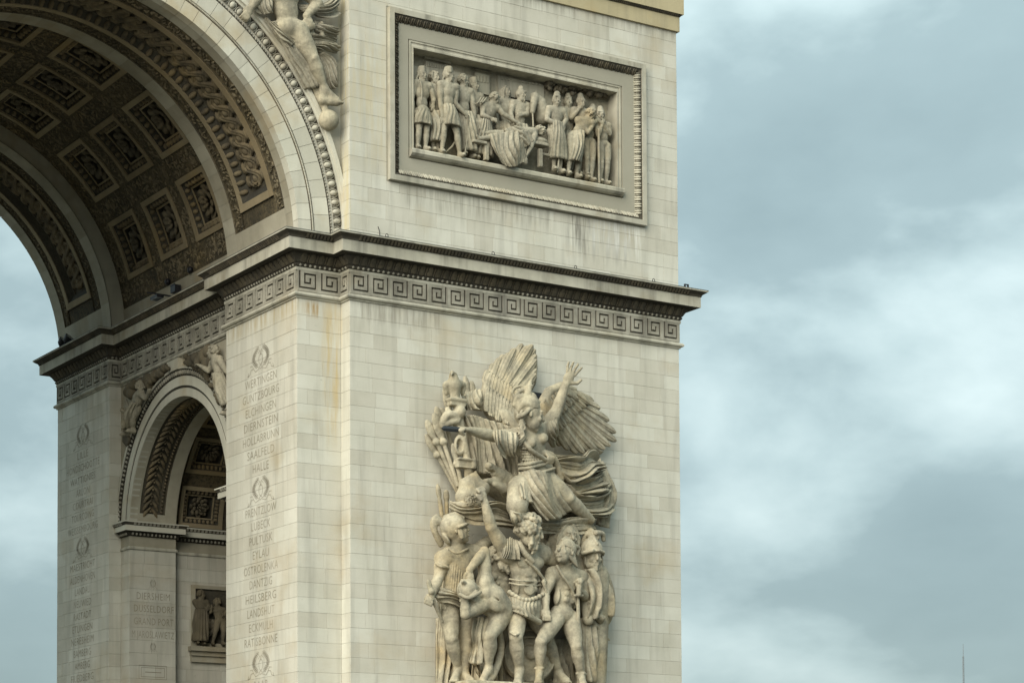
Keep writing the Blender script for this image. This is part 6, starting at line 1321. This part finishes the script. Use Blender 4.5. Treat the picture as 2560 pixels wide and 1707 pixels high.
for k in range(40): c.ball(sk(rs.uniform(330, 780), rs.uniform(430, 680), rs.uniform(.05, .25)) if False else sk(330 + 11 * k, 700 - 6.6 * k + rs.uniform(-40, 30), rs.uniform(.08, .28)), rs.uniform(.06, .13), .02)
for k in range(14): c.curve([sk(175 + 4 * k, 1250 + 8 * k, .1), sk(160 + 6 * k, 1330 + 6 * k, .2), sk(150 + 4 * k, 1420 + 5 * k, .12)], .06, .04, .02)
link('trophies', c.mesh('trophies', 'rose', .03, None), SL)
SR = thing('trumpeter_relief', 'weathered relief figure reaching an arm over the near haunch of the small arch', 'relief', sk(1500, 1000, .1))
ax_fig(sk, hd=(1375, 215, .4), pv=(1470, 560, .3), fl=(1580, 1050, .2), fr_=(1640, 1000, .2), wl=(1190, 400, .4), wr=(1600, 520, .3), H=3.1, look=(-.7, .5, 0), name='reaching_figure', parent=SR, hair='curly', el=(1310, 470, .42), robe=(.05, .05, .11, .12, 6, .03))
c = Carve(); rs = random.Random(33)
for (x, y, r) in ((1240, 270, .24), (1300, 200, .2), (1130, 300, .18), (1180, 350, .2), (1280, 380, .2), (1350, 340, .22)): c.ell(sk(x, y, .2), (.2, r, r * 1.25), k=.03)
for k in range(60): t = rs.random(); c.ball(sk(980 + 480 * t, 330 + 560 * t * t + rs.uniform(-60, 40), rs.uniform(.05, .22)), rs.uniform(.05, .12), .02)
for k in range(7): c.curve([sk(1000 + 20 * k, 300 - 5 * k, .1), sk(1060 + 20 * k, 380, .2), sk(1110 + 22 * k, 450 + 10 * k, .12)], .06, .04, .02)
link('trophies', c.mesh('trophies', 'rose', .03, None), SR)
# ------------------------------------------------------------------ small relief inside the side passage
YT = D - 6.275
def sq(x, y, d): return on_y(460 + x / 7.127, 1440 + y / 7.127, YT - d)
PR = thing('passage_relief', 'dim framed relief of two figures on the wall inside the side passage', 'relief', sq(440, 1500, 0))
a, b_ = sq(120, 150, 0), sq(120, 1240, 0); xa = a[0]; xb = xa + 3.4; za, zb = b_[2], a[2]
mb = MB()
for (x0, x1, z0, z1) in ((xa, xb, zb - .14, zb), (xa, xb, za, za + .14), (xa, xa + .16, za + .14, zb - .14), (xb - .16, xb, za + .14, zb - .14)): mb.box(x0, x1, YT - .10, YT + .05, z0, z1)
mb.obj('frame', M['vaultstone'], PR)
mb = MB(); mb.box(xa - .12, xb + .12, YT - .34, YT, za - .20, za - .02); mb.box(xa - .05, xb + .05, YT - .22, YT, za - .38, za - .203); mb.box(xa - .02, xb + .02, YT - .14, YT, za - .62, za - .383); mb.obj('sill', M['vaultstone'], PR)
mb = MB(); mb.box(xa + .1, xb - .1, YT - .012, YT + .02, za + .1, zb - .1); mb.obj('background', M['soot2'], PR)
fig(sq, (300, 330, .2), (300, 720, .2), (240, 1190, .2), (330, 1200, .2), (350, 560, .3), (440, 590, .3), 2.35, (.7, -.7, 0), name='robed_woman', parent=PR, hair='curly', robe=(.12, .03, .09, .13, 6, .03), cell=.03, mat='rose', clip=None)
fig(sq, (590, 470, .2), (640, 800, .2), (510, 1210, .2), (690, 1210, .2), (480, 600, .3), (740, 700, .3), 2.3, (-.7, -.6, 0), name='nude_man', muscle=True, parent=PR, hair='curly', cell=.03, mat='rose', clip=None)
fig(sq, (900, 450, .2), (900, 800, .2), (860, 1240, .2), (960, 1240, .2), None, None, 2.3, (-.7, -.6, 0), name='draped_man', parent=PR, hair='curly', cell=.03, mat='rose', clip=None, robe=(.12, .03, .09, .13, 6, .03))
c = Carve(); rs = random.Random(2)
for k in range(30): c.ball(sq(rs.uniform(410, 530), rs.uniform(740, 1040), .12), rs.uniform(.05, .1), .03)
link('laurel_bush', c.mesh('laurel_bush', 'soot', .035, None), PR)
# ------------------------------------------------------------------ inscriptions
def text_obj(txt, height, width, origin, right, up, normal, parent):
    cu = bpy.data.curves.new('inscription', 'FONT'); cu.body = txt; cu.size = 1.0; cu.align_x = 'CENTER'; cu.offset = -0.008; cu.resolution_u = 2; cu.space_character = 1.06
    ob = bpy.data.objects.new('tmp', cu); COL.objects.link(ob)
    dg = bpy.context.evaluated_depsgraph_get(); dg.update()
    me = bpy.data.meshes.new_from_object(ob.evaluated_get(dg)); bpy.data.objects.remove(ob); bpy.data.curves.remove(cu)
    n = len(me.vertices); co = np.empty(n * 3); me.vertices.foreach_get('co', co); co = co.reshape(-1, 3)
    w = co[:, 0].max() - co[:, 0].min(); h = 0.69
    x = (co[:, 0] - (co[:, 0].max() + co[:, 0].min()) / 2) * width / w; z = (co[:, 1] - h / 2) * height / h
    P = np.array(origin) + x[:, None] * np.array(right) + z[:, None] * np.array(up) + 0.003 * np.array(normal)
    me.vertices.foreach_set('co', P.ravel()); me.materials.clear(); me.materials.append(M['carve']); me.update()
    return link('inscription', me, parent)
def ribbon(mb, pts, w, fn):
    """thin engraved stroke: pts in local (u, v)"""
    for (a, b) in zip(pts, pts[1:]):
        a = np.array(a, float); b = np.array(b, float); d = b - a; L_ = np.linalg.norm(d)
        if L_ < 1e-6: continue
        n = np.array([-d[1], d[0]]) / L_ * w / 2; e = d / L_ * w * 0.3
        mb.add([fn(*(a - n - e)), fn(*(b - n + e)), fn(*(b + n + e)), fn(*(a + n - e))], [(0, 1, 2, 3)])
def emblem(fn, parent, s=1.0, kind=0):
    mb = MB()
    for sx in (-1, 1):
        # palm / laurel branch rising to a loop
        br = [(sx * (0.08 + 0.36 * math.sin(t)), -0.42 + 0.92 * t / math.pi) for t in np.linspace(0.15, 2.95, 16)]
        ribbon(mb, br, 0.017, fn)
        for i in range(1, 15):
            c = np.array(br[i]); d = np.array(br[i + 1]) - np.array(br[i - 1]); d = d / np.linalg.norm(d); n = np.array([-d[1], d[0]])
            for q in (-1, 1): ribbon(mb, [c, c + (d * 0.5 + n * q) * 0.09, c + d * 0.12], 0.015, fn)
        ribbon(mb, [(sx * x, y) for x, y in ((0.08, -0.42), (0.32, -0.50), (0.45, -0.34), (0.60, -0.36), (0.66, -0.52), (0.80, -0.58), (0.74, -0.44))], 0.02, fn)
        ribbon(mb, [(sx * x, y) for x, y in ((0.45, -0.34), (0.52, -0.20), (0.66, -0.22))], 0.017, fn)
    ribbon(mb, [(0.12 * math.cos(t), -0.05 + 0.22 * math.sin(t)) for t in np.linspace(0, 6.3, 14)], 0.017, fn)
    ribbon(mb, [(-0.10, -0.36), (0.0, -0.28), (0.10, -0.36), (0, -0.44), (-0.10, -0.36)], 0.017, fn)
    ribbon(mb, [(-0.16, 0.2), (-0.04, 0.32), (0.0, 0.12), (0.05, 0.34), (0.16, 0.2)], 0.017, fn)
    return mb.obj('carved_emblem', M['carve'], parent)
NEAR = ['WERTINGEN', 'GUNTZBOURG', 'ELCHINGEN', 'DIERNSTEIN', 'HOLLABRUNN', 'SAALFELD', 'HALLE', None, None, 'PRENTZLOW', 'LUBECK', 'PULTUSK', 'EYLAU', 'OSTROLENKA', 'DANTZIG', 'HEILSBERG', 'LANDSHUT', 'ECKMULH', 'RATISBONNE', None, None, 'RAAB']
FAR = ['LILLE', 'HONDSCHOOTTE', 'WATTIGNIES', 'ARLON', 'COURTRAI', 'TOURCOING', 'WEISSEMBOURG', None, None, 'MAESTRICHT', 'ALDENHOVEN', 'LANDAU', 'NEUWIED', 'RASTADT', 'ETLINGEN', 'NERESHEIM', 'BAMBERG', 'AMBERG', 'FRIEDBERG']
WID = {'WERTINGEN': 2.37, 'HOLLABRUNN': 2.7, 'HALLE': 1.2, 'PRENTZLOW': 2.3, 'RATISBONNE': 2.45, 'GUNTZBOURG': 2.72, 'HONDSCHOOTTE': 3.35, 'WEISSEMBOURG': 3.05, 'LILLE': 1.1, 'EYLAU': 1.2, 'LUBECK': 1.4, 'PULTUSK': 1.72, 'OSTROLENKA': 2.55, 'DANTZIG': 1.68, 'ARLON': 1.36}
for names, yc in ((NEAR, 3.26), (FAR, 18.92)):
    for i, nme in enumerate(names):
        z = 17.556 - JH * i
        if nme: text_obj(nme, 0.285, WID.get(nme, len(nme) * 0.253), (XW - 0.003, yc, z), (0, -1, 0), (0, 0, 1), (-1, 0, 0), ARCH)
    for zc in (18.30, 13.86) + ((7.98,) if names is NEAR else ()):
        emblem(lambda u, v: (XW - 0.006, yc - u * 1.22, zc + 0.02 + v * 0.84), ARCH)
for nme, x0, x1, z in (('DIERSHEIM', 8.09, 9.46, 11.66), ('DUSSELDORF', 7.98, 9.62, 11.18), ('GRAND PORT', 7.98, 9.61, 10.69), ('M.JAROSLAWIETZ', 7.9, 9.63, 10.19)):
    text_obj(nme, 0.27, x1 - x0, ((x0 + x1) / 2, YJ - 0.003, z), (1, 0, 0), (0, 0, 1), (0, -1, 0), ARCH)
for zc in (12.15, 9.72): emblem(lambda u, v: (8.76 + u * 0.22, YJ - 0.006, zc + v * 0.34), ARCH)
mb = MB()
for (x0, x1, z0, z1) in ((8.19, 9.33, 8.49, 9.0), (8.28, 9.24, 8.57, 8.92)): ribbon(mb, [(x0, z0), (x1, z0), (x1, z1), (x0, z1), (x0, z0)], 0.02, lambda u, v: (u, YJ - 0.006, v))
ribbon(mb, [(8.45, 8.75), (9.1, 8.75)], 0.03, lambda u, v: (u, YJ - 0.006, v))
part(mb, 'engraved_tablet', 'carve')
# ------------------------------------------------------------------ metal fittings
def ring_hook(u, v, lab):
    p = on_y(u, v, -0.62); p[2] = 21.862; t = thing('iron_ring', lab, 'ring', p, 'iron rings along the pier cornice')
    mb = MB(); mb.tube([p + np.array([0.05 * math.cos(a), 0, 0.07 + 0.06 * math.sin(a)]) for a in np.linspace(-0.9, math.pi + 0.9, 14)], 0.012, 6); mb.obj('ring', M['iron'], t, True)
    mb = MB(); mb.box(p[0] - 0.07, p[0] + 0.07, p[1] - 0.04, p[1] + 0.04, p[2] - 0.02, p[2] + 0.03); mb.obj('foot', M['iron'], t)
for u, v, lab in ((967, 592, 'small iron ring on the pier cornice beside the thin bent wire'), (1233, 636, 'small iron ring on the pier cornice, second along from the bent wire'), (1439, 670, 'small iron ring on the pier cornice, third along from the bent wire'), (1634, 702, 'small iron ring on the pier cornice, the next one to the square clamp')): ring_hook(u, v, lab)
p = on_y(1716, 716, -0.62); p[2] = 21.862
t = thing('metal_clamp', 'square metal clamp sitting at the outer end of the pier cornice', 'clamp', p)
mb = MB()
for dx in (-0.07, 0.07): mb.box(p[0] + dx - 0.02, p[0] + dx + 0.02, p[1] - 0.03, p[1] + 0.03, p[2] - 0.03, p[2] + 0.10)
mb.box(p[0] - 0.09, p[0] + 0.09, p[1] - 0.031, p[1] + 0.031, p[2] + 0.10, p[2] + 0.13); mb.obj('bracket', M['iron'], t)
p = on_y(950, 588, -0.05); t = thing('lightning_wire', 'thin bent wire sticking up behind the pier cornice against the wall', 'wire', p)
q = on_y(945, 566, -0.05); mb = MB(); mb.tube([p - np.array([0, 0, 0.15]), p * 0.5 + q * 0.5 + np.array([0.02, 0, 0]), q], 0.012, 5); mb.obj('wire', M['iron'], t)
# floodlights on the far cornice
for u, v, lab in ((156.5, 852, 'round floodlight nearer the far end of the cornice, one of a pair'), (170.8, 844, 'round floodlight standing farther along the cornice from its open end, one of a pair')):
    p = on_x(u, v, 6.78); p[2] = 21.87
    t = thing('floodlight', lab, 'floodlight', p, 'pair of floodlights on the far cornice')
    c = p + np.array([0, 0, 0.26]); dr = np.array([0.35, -0.55, 0.65]); dr /= np.linalg.norm(dr)
    mb = MB(); mb.tube([c - dr * 0.20, c - dr * 0.12, c + dr * 0.02, c + dr * 0.10], [0.06, 0.15, 0.19, 0.20], 12); mb.obj('housing', M['iron'], t, True)
    mb = MB(); mb.tube([c + dr * 0.101, c + dr * 0.11], [0.17, 0.16], 12); mb.obj('lens', M['glass'], t)
    mb = MB()
    for sx in (-1, 1): mb.tube([p + np.array([0, 0.12 * sx, -0.03]), c + np.array([0, 0.21 * sx, 0])], 0.018, 5)
    mb.obj('yoke', M['iron'], t)
# floodlight on a long arm above the recessed cornice
a0_ = on_x(369, 731, 7.0); a1_ = on_x(431, 741, 7.35)
t = thing('arm_lamp', 'dark rectangular floodlight on a long horizontal arm over the passage cornice', 'lamp', a1_)
mb = MB(); mb.tube([a0_, a1_, a1_ + np.array([0.05, 0, -0.35])], 0.035, 6); mb.obj('arm', M['iron'], t)
c = a0_ * 0.62 + a1_ * 0.38 + np.array([0, 0, -0.14]); mb = MB(); mb.box(c[0] - 0.14, c[0] + 0.14, c[1] - 0.30, c[1] + 0.30, c[2] - 0.04, c[2] + 0.06); mb.obj('lamp_housing', M['iron'], t)
mb = MB(); mb.box(c[0] - 0.12, c[0] + 0.12, c[1] - 0.26, c[1] + 0.26, c[2] - 0.06, c[2] - 0.042); mb.obj('lens', M['glass'], t)
p = on_x(439, 723, 7.72); t = thing('junction_box', 'small dark box fixed above the passage cornice beside the arm lamp', 'box', p)
mb = MB(); mb.box(p[0] - 0.12, p[0] + 0.12, p[1] - 0.2, p[1] + 0.2, p[2] - 0.13, p[2] + 0.13); mb.box(p[0] - 0.14, p[0] - 0.11, p[1] - 0.22, p[1] + 0.22, p[2] + 0.131, p[2] + 0.16); mb.obj('case', M['iron'], t)
for u, v, lab in ((418.6, 704.5, 'small black dome camera at the foot of the vault, above the arm lamp'), (475, 674.5, 'small black dome camera at the foot of the vault, beside the near cornice end')):
    p = on_x(u, v, 7.78)
    t = thing('dome_camera', lab, 'camera', p, 'dome cameras under the vault')
    mb = MB(); mb.ell(p, (0.1, 0, 0), (0, 0.13, 0), (0, 0, 0.13), 10, 6); mb.obj('dome', M['iron'], t, True)
    mb = MB(); mb.box(p[0], p[0] + 0.2, p[1] - 0.06, p[1] + 0.06, p[2] + 0.02, p[2] + 0.09); mb.obj('bracket', M['iron'], t)
# ------------------------------------------------------------------ distant mast
dm = ray(2409, 1700); k = 2600 / np.linalg.norm(dm[:2]); pm = CAM + dm * k; top = CAM + ray(2408.6, 1608) * k
t = thing('antenna_mast', 'thin grey lattice radio mast on the horizon under the clouds', 'mast', (pm[0], pm[1], ZG))
ztop = top[2]; zk = ztop - (ztop - pm[2]) * 0.34
mb = MB()
w = 0.85
for i in range(3):
    t_ = 2 * math.pi * i / 3; mb.tube([(pm[0] + w * math.cos(t_), pm[1] + w * math.sin(t_), ZG), (pm[0] + w * math.cos(t_), pm[1] + w * math.sin(t_), zk)], 0.22, 5)
z = ZG; q = 0
while z < zk - 2.5:
    for i in range(3):
        a, b = 2 * math.pi * i / 3, 2 * math.pi * (i + 1) / 3
        mb.tube([(pm[0] + w * math.cos(a), pm[1] + w * math.sin(a), z), (pm[0] + w * math.cos(b), pm[1] + w * math.sin(b), z + 2.5)], 0.12, 4)
    z += 2.5
MG = plain('galvanised_steel', (0.22, 0.24, 0.25), 0.6, 0.2)
mb.obj('lattice_tower', MG, t)
mb = MB(); mb.tube([(pm[0], pm[1], zk - 1), (pm[0], pm[1], ztop)], [0.35, 0.25], 6); mb.obj('aerial', MG, t)
